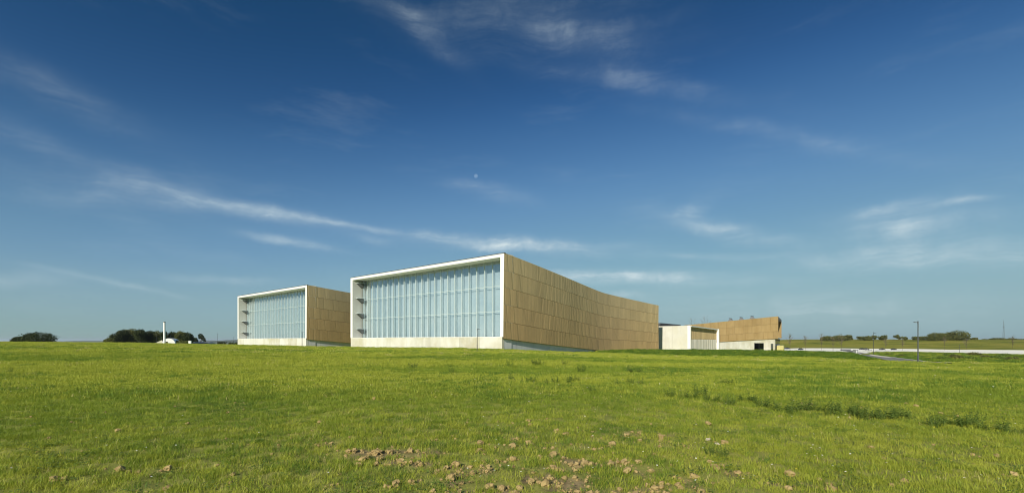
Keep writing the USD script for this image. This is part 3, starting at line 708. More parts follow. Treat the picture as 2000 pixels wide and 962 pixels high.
m.add(np.vstack([arc1, [[0, 7, -2]]]), [[19, k + 1, k] for k in range(18)]); m.add([(R0, 0, -2), (R0, 7, -2), (R0, 7, 0), (R0, 0, 0)], [[0, 1, 2, 3]]); m.add([(-R0, 0, -2), (-R0, 7, -2), (-R0, 7, 0), (-R0, 0, 0)], [[0, 3, 2, 1]])
obj('vault', m, 'white_frame', hu, smooth=30)
obj('vent', MB().box(-1.2, -.3, -.06, .05, .5, 1.3), 'dark_core', hu)
m = MB(); m.add([(-3.1, .5, -2), (-7.2, .5, -2), (-3.1, 4, -2), (-7.2, 4, -2), (-3.1, .5, 2.1), (-3.1, 4, 2.1), (-7.2, .5, .1), (-7.2, 4, .1)], [[0, 1, 6, 4], [2, 5, 7, 3], [4, 6, 7, 5], [1, 3, 7, 6]]); obj('ramp_wall', m, 'concrete', hu)

p = at(392, 670, 275); z = H(p[0], p[1])
sh = thing('long_shed', 'long low grey shed with shallow roof left of the halls', 'shed', (p[0], p[1], z), rz=-12)
m = MB(); m.box(-8, 8, -3, 3, -3, 1.0); obj('wall', m, 'shed_grey', sh)
m = MB(); m.add([(-8.3, -3.4, .99), (8.3, -3.4, .99), (8.3, 3.4, .99), (-8.3, 3.4, .99), (-8.0, 0, 2.1), (8.0, 0, 2.1)], [[0, 1, 5], [2, 3, 4], [3, 0, 4], [1, 2, 5]]); m.add([(-8.3, -3.4, .99), (8.3, -3.4, .99), (8.0, 0, 2.1), (-8.0, 0, 2.1)], [[0, 1, 2, 3]]); m.add([(8.3, 3.4, .99), (-8.3, 3.4, .99), (-8.0, 0, 2.1), (8.0, 0, 2.1)], [[0, 1, 2, 3]])
obj('roof', m, 'zinc', sh)
for q in (-5, 0, 5): obj('door', MB().box(q - 1.1, q + 1.1, -3.06, -2.95, -3, .75), 'dark_metal', sh)
p = at(371.5, 671, 236); z = H(p[0], p[1])
cb = thing('utility_hut', 'tiny white roofed utility cabin beside the dark hedge', 'hut', (p[0], p[1], z))
obj('wall', MB().box(-.6, .6, -.5, .5, -2, 1.7), 'white_frame', cb); obj('roof', MB().box(-.7, .7, -.6, .6, 1.703, 1.85), 'zinc', cb)

# ------------------------------------------------------------------ trees
def crown(lobes, n, size, rng_, flat=1.0):
    """Leaf clumps spread through the outer part of several lobes (centre, radii)."""
    vol = np.array([l[3] * l[4] * l[5] for l in lobes]) ** .67; pick = rng_.choice(len(lobes), n, p=vol / vol.sum())
    L = np.array(lobes, float)[pick]
    d = rng_.normal(size=(n, 3)); d /= np.linalg.norm(d, axis=1, keepdims=True)
    rad = rng_.uniform(.35, 1.0, n) ** .5 * (1 + rng_.normal(0, .07, n))
    c = L[:, :3] + d * L[:, 3:6] * rad[:, None]
    u = rng_.normal(size=(n, 3)); u /= np.linalg.norm(u, axis=1, keepdims=True); w = np.cross(u, rng_.normal(size=(n, 3))); w /= np.linalg.norm(w, axis=1, keepdims=True)
    s = size * rng_.uniform(.6, 1.35, n)[:, None]
    u, w = u * s, w * s * .7 * flat
    v = np.stack([c - u, c + w * .8, c + u, c - w * .8], 1).reshape(-1, 3); i = np.arange(n)[:, None] * 4
    return trimesh.Trimesh(v, np.vstack([i + [0, 1, 2], i + [0, 2, 3]]), process=False)


def trunk(hh, r, rng_, spread, forks=5, z0=-1.0):
    m = MB(); m.tube([(0, 0, z0), (rng_.normal(0, .03) * hh, 0, hh * .3), (rng_.normal(0, .04) * hh, rng_.normal(0, .04) * hh, hh * .72)], [r * 1.25, r, r * .4])
    for k in range(forks):
        a = rng_.uniform(0, 6.28); z = hh * rng_.uniform(.22, .5); q = spread * rng_.uniform(.4, .85)
        m.tube([(0, 0, z), (math.cos(a) * q * .5, math.sin(a) * q * .5, z + hh * .16), (math.cos(a) * q, math.sin(a) * q, z + hh * rng_.uniform(.2, .38))], [r * .5, r * .32, r * .1], 5)
    return m


def tree(name, label, px0, px1, ytop, ybase, Y, leaf, seed, group=None, shape='dome', dens=1.0, size=None):
    r = np.random.default_rng(seed); mid = (px0 + px1) / 2; b = at(mid, ybase, Y); zg = min(H(b[0], b[1]), b[2]); top = at(mid, ytop, Y)[2]; hh = top - zg; rw = (px1 - px0) / 2 / FX * Y
    t = thing(name, label, 'tree', (b[0], b[1], zg), group=group)
    size = size or max(.28, .0011 * Y)
    lobes = []
    if shape == 'dome':
        lobes += [(0, 0, hh * .40, rw * .93, rw * .85, hh * .57)] * 2
        for k in range(6): lobes.append((rw * (-.78 + .31 * k), r.uniform(-.2, .2) * rw, hh * .27, rw * .22, rw * .3, hh * .27))
        for k in range(9):
            a = r.uniform(0, 6.28); q = rw * r.uniform(.3, .66); zz = hh * r.uniform(.25, .62) if q > rw * .45 else hh * r.uniform(.55, .72)
            e = rw * r.uniform(.2, .3); zz *= .92; lobes.append((math.cos(a) * q, math.sin(a) * q, zz, e, e, min(e * .7, hh - zz)))
    elif shape == 'tall':
        lobes.append((0, 0, hh * .58, rw * .72, rw * .72, hh * .40))
        for k in range(8):
            a = r.uniform(0, 6.28); q = rw * r.uniform(.3, .7); zz = hh * r.uniform(.3, .82); e = rw * r.uniform(.3, .48); lobes.append((math.cos(a) * q, math.sin(a) * q, zz, e, e, min(e * .9, hh - zz)))
    elif shape == 'open':
        for k in range(10):
            a = r.uniform(0, 6.28); q = rw * r.uniform(.05, .75); zz = hh * r.uniform(.38, .84); e = rw * r.uniform(.24, .40); lobes.append((math.cos(a) * q, math.sin(a) * q, zz, e, e, min(e * .8, hh - zz)))
    elif shape == 'pine':
        for (dx, dz, e) in ((-.15, .86, .5), (.1, .74, .55), (.45, .60, .45), (.75, .45, .3), (-.3, .72, .35)): lobes.append((dx * rw, 0, hh * dz, rw * e, rw * e * .8, hh * .13))
    area = sum(l[3] * l[5] for l in lobes) * 3.14
    n = int(min(4200, dens * 5.0 * area / size ** 2 / 1.2))
    obj('crown', crown(lobes, n, size, r), leaf, t)
    obj('trunk', trunk(hh * (1.0 if shape != 'pine' else 1.1), max(.10, hh * .025), r, rw * .8, 5), 'bark', t)
    return t


# the two low domes at the far left
tree('round_tree', 'broad dark dome of a tree, alone at the far end of the meadow', 44, 106, 647.5, 669, 200, 'leaf_dark', 1, dens=1.3)
tree('round_tree', 'small dark bushy tree pressed against the broad dome tree', 25, 56, 656.5, 669, 197, 'leaf_dark', 2, dens=1.3)
wood = [(204, 224, 659, 252, 'dome'), (213, 240, 649, 258, 'dome'), (228, 254, 642, 262, 'tall'), (245, 272, 640, 266, 'tall'), (262, 287, 641, 262, 'tall'), (280, 304, 645, 268, 'tall'), (296, 318, 644.5, 270, 'tall'), (310, 332, 645.5, 266, 'tall'), (326, 346, 646.5, 270, 'tall'), (340, 364, 645.5, 266, 'tall'), (356, 378, 648, 262, 'tall'), (368, 380, 652, 268, 'tall')]
WL = ['lowest tree at the left tip of the small wood', 'sloping tree rising at the left side of the small wood', 'tall dark tree on the shoulder of the small wood', 'tallest tree near the left of the small wood', 'second highest tree of the small wood, with rounded top', 'dark tree just after the step down in the wood top', 'dark tree in the middle of the small wood', 'dark tree directly left of the white chimney', 'tree whose top shows directly right of the white chimney', 'broad tree above the dark clipped hedge', 'tree near the right end of the small wood', 'last narrow tree at the right end of the small wood']
for k, (a, b, y, Y, s) in enumerate(wood): tree('wood_tree', WL[k], a, b, y, 671, Y, 'leaf_dark' if k % 3 else 'leaf_mid', 20 + k, group='trees of the small wood', shape=s, dens=1.15)
for k, (a, b, y, Y) in enumerate([(225, 262, 655, 275), (255, 300, 652, 282), (290, 335, 652, 285), (330, 376, 652, 282)]): tree('wood_tree', ['leftmost dark tree standing behind the front row of the small wood', 'dark tree behind the middle of the front row of the small wood', 'dark tree behind the front row left of the white chimney', 'dark tree behind the front row right of the white chimney'][k], a, b, y, 671, Y, 'leaf_dark', 50 + k, group='inner trees of the small wood', dens=1.2)
tree('pine_tree', 'lone leaning pine with an open crown right of the wood', 384, 402, 651, 671, 290, 'leaf_pine', 70, shape='pine')
tree('small_tree', 'small dark rounded tree between the wood and the lone pine', 376, 387, 658, 671, 285, 'leaf_dark', 71)


def hedge(label, px0, px1, ytop, Y, leaf, seed, depth=1.5):
    r = np.random.default_rng(seed); a, b = at(px0, 671, Y), at(px1, 671, Y); z = H((a[0] + b[0]) / 2, Y) - .3; hh = at(px0, ytop, Y)[2] - z; n = int(140 * (b[0] - a[0]) * hh / 4)
    p = np.c_[r.uniform(a[0], b[0], n) - (a[0] + b[0]) / 2, r.uniform(-depth / 2, depth / 2, n), r.uniform(0, hh, n)]
    u = r.normal(size=(n, 3)) * .2; w = r.normal(size=(n, 3)) * .16; v = np.stack([p - u, p + w, p + u, p - w], 1).reshape(-1, 3); i = np.arange(n)[:, None] * 4
    t = thing('hedge', label, 'hedge', ((a[0] + b[0]) / 2, Y, z)); obj('foliage', trimesh.Trimesh(v, np.vstack([i + [0, 1, 2], i + [0, 2, 3]]), process=False), leaf, t)
    m = MB()
    for k in range(int((b[0] - a[0]) / 1.2) + 1): x = a[0] - (a[0] + b[0]) / 2 + .4 + k * 1.2; m.tube([(x, 0, -.5), (x, .05, hh * .8)], [.05, .03], 5)
    obj('stems', m, 'bark', t, kind='stuff')


hedge('dark clipped hedge right of the white hut', 345, 372, 665.2, 238, 'leaf_mid', 3)
hedge('yellow green low hedge touching the white hut', 334, 346, 666.4, 243, 'leaf_olive', 4)
hedge('dark hedge right of the long grey shed', 425, 442, 667.2, 262, 'leaf_dark', 5)
hedge('low dark hedge running up to the left hall', 446, 474, 668.6, 250, 'leaf_dark', 6)
# ------------------------------------------------------------------ trees along the bank on the right
RT = [(1604, 1629, 655.5, 505, 'dome', 'leaf_mid', 'first low round tree at the left end of the bank top'), (1625, 1652, 654, 500, 'dome', 'leaf_mid', 'wide low round tree, second from the left on the bank top'),
      (1646, 1664, 653.6, 500, 'tall', 'leaf_olive', 'upright light tree, third from the left on the bank top'), (1660, 1668, 658, 500, 'open', 'leaf_olive', 'tiny thin tree after the upright light tree'),
      (1673, 1691, 656, 495, 'open', 'leaf_olive', 'see-through pale tree standing before the thin lamp post'), (1688, 1703, 655, 495, 'dome', 'leaf_mid', 'rounded green tree left of the thin lamp post'),
      (1698, 1716, 654.4, 492, 'open', 'leaf_mid', 'wind bent tree behind the thin lamp post'), (1714, 1737, 654, 490, 'open', 'leaf_mid', 'two topped open tree above the parked cars'), (1746, 1763, 652.6, 485, 'open', 'leaf_mid', 'flat topped tree tallest of the thin row'),
      (1760, 1776, 657, 485, 'open', 'leaf_mid', 'low trailing tree right of the flat topped tree'), (1782, 1808, 656.5, 480, 'open', 'leaf_mid', 'spreading tree crossed by the nearest lamp post'),
      (1811, 1848, 648.5, 465, 'dome', 'leaf_mid', 'left dome of the big dark clump on the bank'), (1836, 1872, 648, 470, 'dome', 'leaf_mid', 'middle tree of the big dark clump on the bank'), (1852, 1892, 644.2, 462, 'dome', 'leaf_mid', 'highest dome at the right of the big dark clump'),
      (1890, 1914, 659, 470, 'open', 'leaf_olive', 'small flat tree trailing off the big dark clump'), (1918, 1938, 661.5, 500, 'dome', 'leaf_olive', 'low scrubby tree left of the lattice mast'), (1934, 1962, 659.5, 500, 'dome', 'leaf_olive', 'scrubby tree below the lattice mast'),
      (1966, 1986, 660, 500, 'dome', 'leaf_olive', 'scrubby tree right of the lattice mast'), (1982, 2012, 661.5, 500, 'dome', 'leaf_olive', 'scrubby tree cut by the right edge')]
for k, (a, b, y, Y, s, lf, lab) in enumerate(RT): tree('bank_tree', lab, a, b, y, 664.5, Y, lf, 100 + k, group='trees along the top of the bank', shape=s, dens=1.1 if s != 'open' else .75)


def bare_tree(label, px, ytop, ybase, Y, seed, group=None, base_z=None, leafy_=True):
    r = np.random.default_rng(seed); b = at(px, ybase, Y); zg = b[2] if base_z is None else base_z; hh = at(px, ytop, Y)[2] - zg
    t = thing('sapling', label, 'tree', (b[0], b[1], zg), group=group); m = MB(); m.tube([(0, 0, -1), (0, 0, hh * .5), (r.normal(0, .1), 0, hh)], [.10, .07, .02], 5); obj('trunk', m, 'bark', t)
    m = MB()
    for k in range(26):
        z = hh * r.uniform(.28, .92); a = r.uniform(0, 6.28); L = hh * .22 * (1.15 - z / hh) * r.uniform(.7, 1.3) + .3; e = np.array([math.cos(a) * L, math.sin(a) * L, L * 1.5]); p0 = np.array([0, 0, z])
        m.tube([p0, p0 + e * .5 + r.normal(0, .05, 3), p0 + e], [.035, .025, .01], 3)
        for q in range(4):
            f = r.uniform(.3, 1); a2 = a + r.normal(0, .7); l2 = L * .5; s = p0 + e * f; m.tube([s, s + np.array([math.cos(a2) * l2, math.sin(a2) * l2, l2 * 1.3])], [.018, .008], 3)
    obj('branches', m, 'twig', t)
    if leafy_:
        n = 130; z = r.uniform(.35, 1, n) * hh; q = hh * .17 * (1.15 - z / hh) * r.uniform(.1, 1, n); a = r.uniform(0, 6.28, n); c = np.c_[np.cos(a) * q, np.sin(a) * q, z]; u = r.normal(size=(n, 3)) * .12; w = r.normal(size=(n, 3)) * .10
        v = np.stack([c - u, c + w, c + u, c - w], 1).reshape(-1, 3); i = np.arange(n)[:, None] * 4; obj('leaves', trimesh.Trimesh(v, np.vstack([i + [0, 1, 2], i + [0, 2, 3]]), process=False), 'leaf_olive', t)
    return t


bare_tree('bare young tree right beside the timber clad building', 1543, 651, 682, 330, 201); bare_tree('bare conical sapling, second from the timber clad building', 1572.5, 655.5, 683, 345, 202)
bare_tree('thin sapling under the first round bank tree', 1604, 651, 684, 330, 203); bare_tree('thin sapling before the wide low bank tree', 1627, 656, 684, 340, 204); bare_tree('sapling at the corner of the asphalt drive', 1643, 652, 684, 330, 205)
bare_tree('faint bare treetop over the roof end near the pavilion', 1351, 621, 660, 262, 206, base_z=-4, leafy_=False); bare_tree('denser bare treetop showing over the timber roofline', 1376, 618, 660, 258, 207, base_z=-4, leafy_=False)
for k, (px, y, lab) in enumerate([(1730, 664, 'thin sapling on the bank above the parked cars'), (1763, 665, 'thin sapling on the bank left of the nearest lamp'), (1845, 662, 'pale sapling before the big dark clump'), (1887, 665, 'pale sapling right of the big dark clump'), (1978, 660, 'thin sapling on the bank under the right scrub')]):
    bare_tree(lab, px, y - 4, 683, 372, 210 + k)

# ------------------------------------------------------------------ lamp posts
def lamp_post(label, px, ytop, ybase, Y, side=1, mat='dark_metal', r=.055):
    b = at(px, ybase, Y); t_ = at(px, ytop, Y)[2]; zg = min(H(b[0], b[1]), b[2]); hh = t_ - zg
    t = thing('lamp_post', label, 'lamp post', (b[0], b[1], zg))
    m = MB(); m.tube([(0, 0, -.5), (0, 0, .9), (0, 0, .92), (0, 0, hh)], [r * 1.25, r * 1.2, r, r * .8], 10); obj('pole', m, mat, t, smooth=40)
    m = MB(); m.tube([(0, 0, hh - .25), (.12 * side, 0, hh - .16), (.24 * side, 0, hh - .14)], [.03, .03, .025], 6); a = obj('arm', m, mat, t, smooth=40)
    x0, x1 = sorted((.12 * side, .50 * side)); obj('lamp_head', MB().hexa([(x0, -.10, hh - .17), (x1, -.10, hh - .15), (x1, .10, hh - .15), (x0, .10, hh - .17), (x0, -.08, hh - .10), (x1, -.07, hh - .11), (x1, .07, hh - .11), (x0, .08, hh - .10)]), mat, t)
    obj('lens', MB().box(x0 + .08, x1 - .06, -.07, .07, hh - .19, hh - .172), 'lamp_glass', t)
    return t


lamp_post('slim dark lamp post in front of the big glass front', 932, 640.5, 682.5, 71, 1, 'dark_metal', .05)
lamp_post('slim dark lamp post in front of the left hall', 590, 647.5, 675.5, 119.5, 1, 'dark_metal', .06)
lamp_post('nearest and tallest looking lamp post, at the end of the road', 1793, 626.5, 706, 55, -1, 'post_grey', .068)
lamp_post('thin lamp post standing beside the curving road', 1706.5, 648, 690.5, 92, 1, 'dark_metal', .05)
lamp_post('lamp post on the white car park at the right', 1874, 672, 689, 262, -1, 'dark_metal', .09)
lamp_post('faint lamp post right of the long grey shed', 424.5, 650.5, 672, 205, 1, 'dark_metal', .06)
lamp_post('faint lamp post before the wood left of the chimney', 306, 651, 671, 200, -1, 'dark_metal', .06)
lamp_post('faint lamp post over the hedge near the left hall', 456, 657.5, 672, 240, 1, 'dark_metal', .06)

# ------------------------------------------------------------------ lattice mast
p = at(1960.5, 664, 820); zb_ = H(p[0], p[1]) - 1; hm = at(0, 626.5, 820)[2] - zb_
mt = thing('lattice_mast', 'faint tall lattice mast beyond the bank near the right edge', 'mast', (p[0], p[1], zb_))
def leg_at(k, z): a = k * 2.094 + .3; q = 1.25 * (1 - z / hm) + .30; return np.array([math.cos(a) * q, math.sin(a) * q, z])
for k in range(3): m = MB(); m.tube([leg_at(k, 0), leg_at(k, hm)], [.13, .09], 5); obj('leg', m, 'grey_metal', mt)
m = MB(); zz = np.linspace(0, hm, 17)
for i in range(16):
    for k in range(3): m.tube([leg_at(k, zz[i]), leg_at((k + 1) % 3, zz[i + 1])], .06, 4); m.tube([leg_at(k, zz[i + 1]), leg_at((k + 1) % 3, zz[i + 1])], .05, 4)
obj('bracing', m, 'grey_metal', mt, kind='stuff')
obj('platform', trimesh.creation.cylinder(1.5, .5, sections=12, transform=trimesh.transformations.translation_matrix([0, 0, hm * .70])), 'grey_metal', mt)
m = MB(); m.tube([(0, 0, hm - .5), (0, 0, hm + 3)], [.08, .04], 5); obj('antenna', m, 'grey_metal', mt)

# ------------------------------------------------------------------ parked cars
for nm, c in (('paint_black', (.012, .013, .015)), ('paint_navy', (.012, .018, .040)), ('paint_grey', (.06, .062, .065)), ('paint_white', (.75, .75, .73))): plain(nm, c, .25, .5, coat_weight=.6)


def car(label, px, py, Y, paint, rz):
    g = ground(px, py, 150, 500) if Y is None else np.array(at(px, py, Y)[:2]); z = H(g[0], g[1]) + .11
    t = thing('parked_car', label, 'car', (g[0], g[1], z), rz=rz, group='cars parked on the chalk white car park')
    prof = [(-2.1, .32), (-2.12, .75), (-1.95, .92), (-1.2, .98), (-.55, 1.45), (.75, 1.48), (1.55, 1.05), (2.05, .95), (2.12, .6), (2.08, .32)]
    low = [(-2.1, .32), (-2.12, .75), (-1.95, .92), (-1.2, .98), (1.6, 1.02), (2.05, .95), (2.12, .6), (2.08, .32)]
    ex = lambda pts, w: trimesh.creation.extrude_polygon(shapely.Polygon(pts), w, engine='earcut')
    R_ = trimesh.transformations.rotation_matrix(math.pi / 2, [1, 0, 0])
    def prism(pts, w): m_ = ex(pts, w); m_.apply_transform(R_); m_.apply_translation([0, w / 2, 0]); return m_
    body = prism(low, 1.74); roof = prism([(-.62, 1.36), (-.52, 1.46), (.72, 1.49), (.85, 1.40)], 1.36)
    obj('body', body, paint, t)
    cab = MB(); cab.hexa([(-1.25, -.80, .96), (1.62, -.80, 1.0), (1.62, .80, 1.0), (-1.25, .80, .96), (-.6, -.64, 1.40), (.82, -.64, 1.42), (.82, .64, 1.42), (-.6, .64, 1.40)]); obj('windows', cab, 'dark_metal', t)
    obj('roof', roof, paint, t)
    for x in (-1.3, 1.3):
        for y in (-.80, .80):
            w = trimesh.creation.cylinder(.32, .22, sections=16); w.apply_transform(trimesh.transformations.rotation_matrix(math.pi / 2, [1, 0, 0])); w.apply_translation([x, y, .32]); wh = obj('wheel', w, 'black_rubber', t)
            w = trimesh.creation.cylinder(.19, .02, sections=12); w.apply_transform(trimesh.transformations.rotation_matrix(math.pi / 2, [1, 0, 0])); w.apply_translation([x, y + math.copysign(.12, y), .32]); obj('rim', w, 'zinc', wh)
    for y in (-.6, .6): obj('headlight', MB().box(-2.14, -2.08, y - .18, y + .18, .62, .76), 'lamp_glass', t)


car('dark car parked just right of the timber building porch', 1537, 681.2, None, 'paint_navy', 10); car('dark blue car half hidden by the grass mound', 1564, 683.2, None, 'paint_navy', 200)
car('black car beside the grey cabinet and white wall', 1683, 682.4, None, 'paint_black', 15); car('dark car nose to tail right of the black car', 1692, 682.6, None, 'paint_grey', 190)
car('black car standing alone, left one of a spaced pair', 1722.5, 682.8, None, 'paint_black', 5); car('black car standing alone, right one of a spaced pair', 1745.5, 683.2, None, 'paint_black', 185)

g = ground(1670, 689.3, 100, 300); z = H(*g)
cbx = thing('gate_cabinet', 'small grey cabinet with white side beside the drive', 'cabinet', (g[0], g[1], z), rz=20)
sc_ = g[1] / FX; obj('box', MB().box(-1.6 * sc_, 3.4 * sc_, -.5, .5, -.3, 6.5 * sc_), 'zinc', cbx); obj('door', MB().box(-1.2 * sc_, 1.0 * sc_, -.54, -.50, 0, 6 * sc_), 'white_frame', cbx); obj('lid', MB().box(-1.8 * sc_, 3.6 * sc_, -.6, .6, 6.5 * sc_ + .003, 6.9 * sc_), 'grey_metal', cbx)
g = ground(1697, 684.3, 100, 400); z = H(*g); sc_ = g[1] / FX
bar = thing('barrier', 'dark horizontal barrier rail left of the spaced cars', 'barrier', (g[0], g[1], z), rz=0)
obj('rail', MB().box(-7 * sc_, 5 * sc_, -.08, .08, 1.5 * sc_, 2.1 * sc_), 'dark_metal', bar)
for q in (-6.6, -1, 4.6): obj('post', MB().box((q - .25) * sc_, (q + .25) * sc_, -.075, .075, -.5, 1.5 * sc_ - .003), 'dark_metal', bar)

# ------------------------------------------------------------------ the moon: a far sphere, sunlit, seen through air as bright as the sky
d = np.array([(929.5 - 1000) / FX, 1, (HY - 343.5) / FX]); dist = 60000.0; d = d / np.linalg.norm(d) * dist
M['moon_rock'] = usdkit.material(stage, '/World/Looks/moon_rock', {'g': ('texture_coordinate', {}), 'n': ('noise_texture', dict(scale=.006, detail=4.0)), 'r': ('rgb_ramp', dict(ramp=[(.35, (.02, .02, .02)), (.6, (.075, .074, .071))])), 'd': ('diffuse_bsdf', {}), 't': ('transparent_bsdf', {}), 'a': ('add_closure', {})},
    [('g.object', 'n.vector'), ('n.fac', 'r.fac'), ('r.color', 'd.color'), ('d.BSDF', 'a.closure1'), ('t.BSDF', 'a.closure2')], surface='a.closure')
m = trimesh.creation.icosphere(4, dist * .0040)
mo = usdkit.mesh(stage, '/World/moon', m, M['moon_rock'], smooth=True); mo.AddTranslateOp().Set(tuple(map(float, d))); data(mo.GetPrim(), label='pale gibbous daytime moon in the blue sky above the large hall', category='moon')

# ------------------------------------------------------------------ clods and stones
def lump(seed, mat_flat=.75, n=2, amp=.42):
    m = trimesh.creation.icosphere(n, 1.0); v = np.array(m.vertices)
    f = .74 + (meshkit.fbm(v * 1.5 + seed * 7.3, 3, seed) - .5) * amp * 2 + (meshkit.noise(v * 3.6 + seed, seed + 3) - .5) * .34
    f += (np.abs(meshkit.fbm(v * 2.3 + seed * 3.1, 3, seed + 9) - .5) - .12) * .9
    v = v * f[:, None] * [1, .9, mat_flat]; m.vertices = v; return m


CL = UsdGeom.Scope.Define(stage, '/World/Looks/kinds')
protos = []
rnd = random.Random(12)
CLODS = [(735, 887, 27, 0, 'largest rounded soil clod, casting a black shadow in the bare patch'), (716, 895, 17, 0, 'pale sunlit clod just below left of the largest clod'), (692, 883, 15, 0, 'flattish clod left of the largest clod'), (755, 866, 9, 0, 'upright pale clod above right of the largest clod'),
         (743, 846, 9, 0, 'small pale clod highest above the bare patch'), (742, 897, 17, 0, 'second clod tucked under the largest clod'), (822, 908, 14, 0, 'clod with dark right side, right of the largest clod'), (787, 892, 9, 0, None), (657, 874, 8, 0, None), (608, 857, 8, 0, None), (630, 860, 8, 0, None), (583, 848, 7, 0, None),
         (862, 937, 10, 0, None), (895, 921, 12, 0, None), (925, 925, 17, 0, 'broad clod in the middle of the right bare patch'), (948, 922, 16, 0, 'jagged clod at the right of the right bare patch'), (970, 918, 10, 0, None), (988, 952, 11, 0, None), (840, 835, 5, 0, None), (884, 852, 8, 0, None), (945, 887, 8, 0, None), (956, 868, 6, 0, None), (1053, 944, 14, 0, 'dome shaped clod nearest the lower centre edge'), (1091, 950, 13, 0, 'upright clod right of the dome shaped clod'),
         (1128, 938, 11, 0, None), (1145, 938, 11, 0, None), (1171, 935, 10, 0, None), (1115, 868, 10, 0, None), (1033, 822, 9, 0, None), (1127, 836, 9, 0, None), (1235, 845, 11, 0, None), (1252, 844, 13, 0, None), (1287, 850, 12, 0, None), (1288, 873, 13, 0, None), (1193, 873, 8, 0, None), (1262, 893, 9, 0, None), (1298, 892, 6, 0, None), (1310, 909, 10, 0, None), (1330, 954, 16, 0, 'low broad clod at the lower right of centre'), (1392, 944, 11, 0, None), (1490, 938, 8, 0, None), (1150, 924, 11, 0, None), (1205, 897, 10, 0, None), (1215, 904, 8, 0, None), (1105, 878, 9, 0, None), (1050, 883, 9, 0, None), (1060, 898, 9, 0, None), (1245, 892, 8, 0, None),
         (826, 958, 6, 0, None), (700, 960, 9, 0, None), (660, 945, 9, 0, None), (615, 907, 7, 0, None), (770, 900, 9, 0, None), (805, 895, 10, 0, None), (780, 905, 7, 0, None), (918, 912, 9, 0, None), (1550, 950, 9, 0, None), (1460, 915, 7, 0, None), (268, 958, 7, 0, None), (73, 882, 6, 0, None), (215, 862, 5, 0, None), (445, 933, 9, 0, None), (420, 925, 7, 0, None),
         (1383, 859, 12, 1, 'upper pale flat stone lying on the grass right of centre'), (1401, 868, 12, 1, 'lower round pale stone lying on the grass right of centre'), (1378, 864, 8, 1, 'small pinkish flat stone touching the upper pale stone'), (1013, 959, 6, 1, 'tiny white stone at the lower edge'), (1173, 838, 7, 1, 'tiny grey stone among the grass in the centre'), (1203, 849, 7, 1, 'grey flat stone left of the bare streak')]
plain('stone_pink', (.48, .33, .22), .85)
ORD = 'first second third fourth fifth sixth seventh eighth ninth tenth eleventh twelfth thirteenth fourteenth fifteenth sixteenth seventeenth eighteenth nineteenth twentieth'.split()
TENS = {2: 'twenty', 3: 'thirty', 4: 'forty', 5: 'fifty', 6: 'sixty'}


def ordinal(n):
    return ORD[n - 1] if n <= 20 else (('thirtieth', 'fortieth', 'fiftieth', 'sixtieth')[n // 10 - 3] if n % 10 == 0 else TENS[n // 10] + '-' + ORD[n % 10 - 1])


small = sorted(c[:2] for c in CLODS if c[4] is None); rank = {c: i + 1 for i, c in enumerate(small)}
for k, (px, py, w, st, lab) in enumerate(CLODS):
    if lab is None: lab_ = 'small crumbly brown soil clod, ' + ordinal(rank[(px, py)]) + ' from the left of those scattered in thin grass'
    g = ground(px, py, 3.5, 60); z = H(*g); r_ = w / FX * g[1] / 2 * (1.12 if lab else .98)
    m = lump(k + 1, .66 if not st else .45, 3 if w > 13 else 2); m.apply_scale(r_)
    o = usdkit.mesh(stage, numbered('/World', 'soil_clod' if not st else 'stone'), m, M['clod_earth' if not st else ('stone_pink' if 'pinkish' in (lab or '') else 'pale_stone')], smooth=50 if w < 14 else False)
    o.AddTranslateOp().Set((float(g[0]), float(g[1]), float(z + r_ * .20))); o.AddRotateZOp().Set(rnd.uniform(0, 360))
    data(o.GetPrim(), label=lab or lab_, category='clod' if not st else 'stone', group=None if lab else 'small soil clods scattered in the thin grass')


def instancer(path, protos_, place, kind='stuff', **kw):
    """protos_: (name, mesh, material); place: rows of x, y, z, yaw, tilt x, tilt y, scale xy, scale z, index."""
    pi = UsdGeom.PointInstancer.Define(stage, path); rel = pi.CreatePrototypesRel()
    UsdGeom.Scope.Define(stage, path + '/kinds')
    for nm, mesh, mat in protos_:
        usdkit.mesh(stage, f'{path}/kinds/{nm}', mesh, M[mat]); rel.AddTarget(f'{path}/kinds/{nm}')
    a = np.asarray(place, float); cy, sy = np.cos(a[:, 3] / 2), np.sin(a[:, 3] / 2); tx, ty = a[:, 4] / 2, a[:, 5] / 2
    # yaw then a small tilt
    qw, qx, qy, qz = cy, tx * cy + ty * sy, ty * cy - tx * sy, sy
    nq = np.sqrt(qw ** 2 + qx ** 2 + qy ** 2 + qz ** 2); q = np.c_[qx, qy, qz, qw] / nq[:, None]
    pi.CreatePositionsAttr(Vt.Vec3fArray.FromNumpy(a[:, :3].astype(np.float32)))
    pi.CreateOrientationsAttr(Vt.QuathArray([Gf.Quath(float(w), float(x), float(y), float(z)) for x, y, z, w in q]))
    pi.CreateScalesAttr(Vt.Vec3fArray.FromNumpy(np.c_[a[:, 6], a[:, 6], a[:, 7]].astype(np.float32)))
    pi.CreateProtoIndicesAttr(Vt.IntArray.FromNumpy(a[:, 8].astype(np.int32)))
    return data(pi.GetPrim(), kind=kind, **kw)


# crumbs of soil
r = np.random.default_rng(5); n = 42000
Y = r.uniform(3.6, 13, n); X = r.uniform(-1.25, 1.25, n) * (Y + .8); xy = np.c_[X, Y]; s = soil(xy); keep = r.random(n) < np.clip(s * 1.3, 0, 1) ** 1.6 * .5
xy = xy[keep]; k = len(xy); z = height(xy); sc = r.lognormal(math.log(.021), .65, k).clip(.007, .075)
crumbs = [(f'crumb_{i}', lump(60 + i, .75, 1, .5), 'clod_earth') for i in range(5)]
instancer('/World/soil_crumbs', crumbs, np.c_[xy, z + sc * .3, r.uniform(0, 6.28, k), r.normal(0, .2, k), r.normal(0, .2, k), sc, sc, r.integers(0, 5, k)], label='brown crumbs of earth in the bare patches', category='soil')


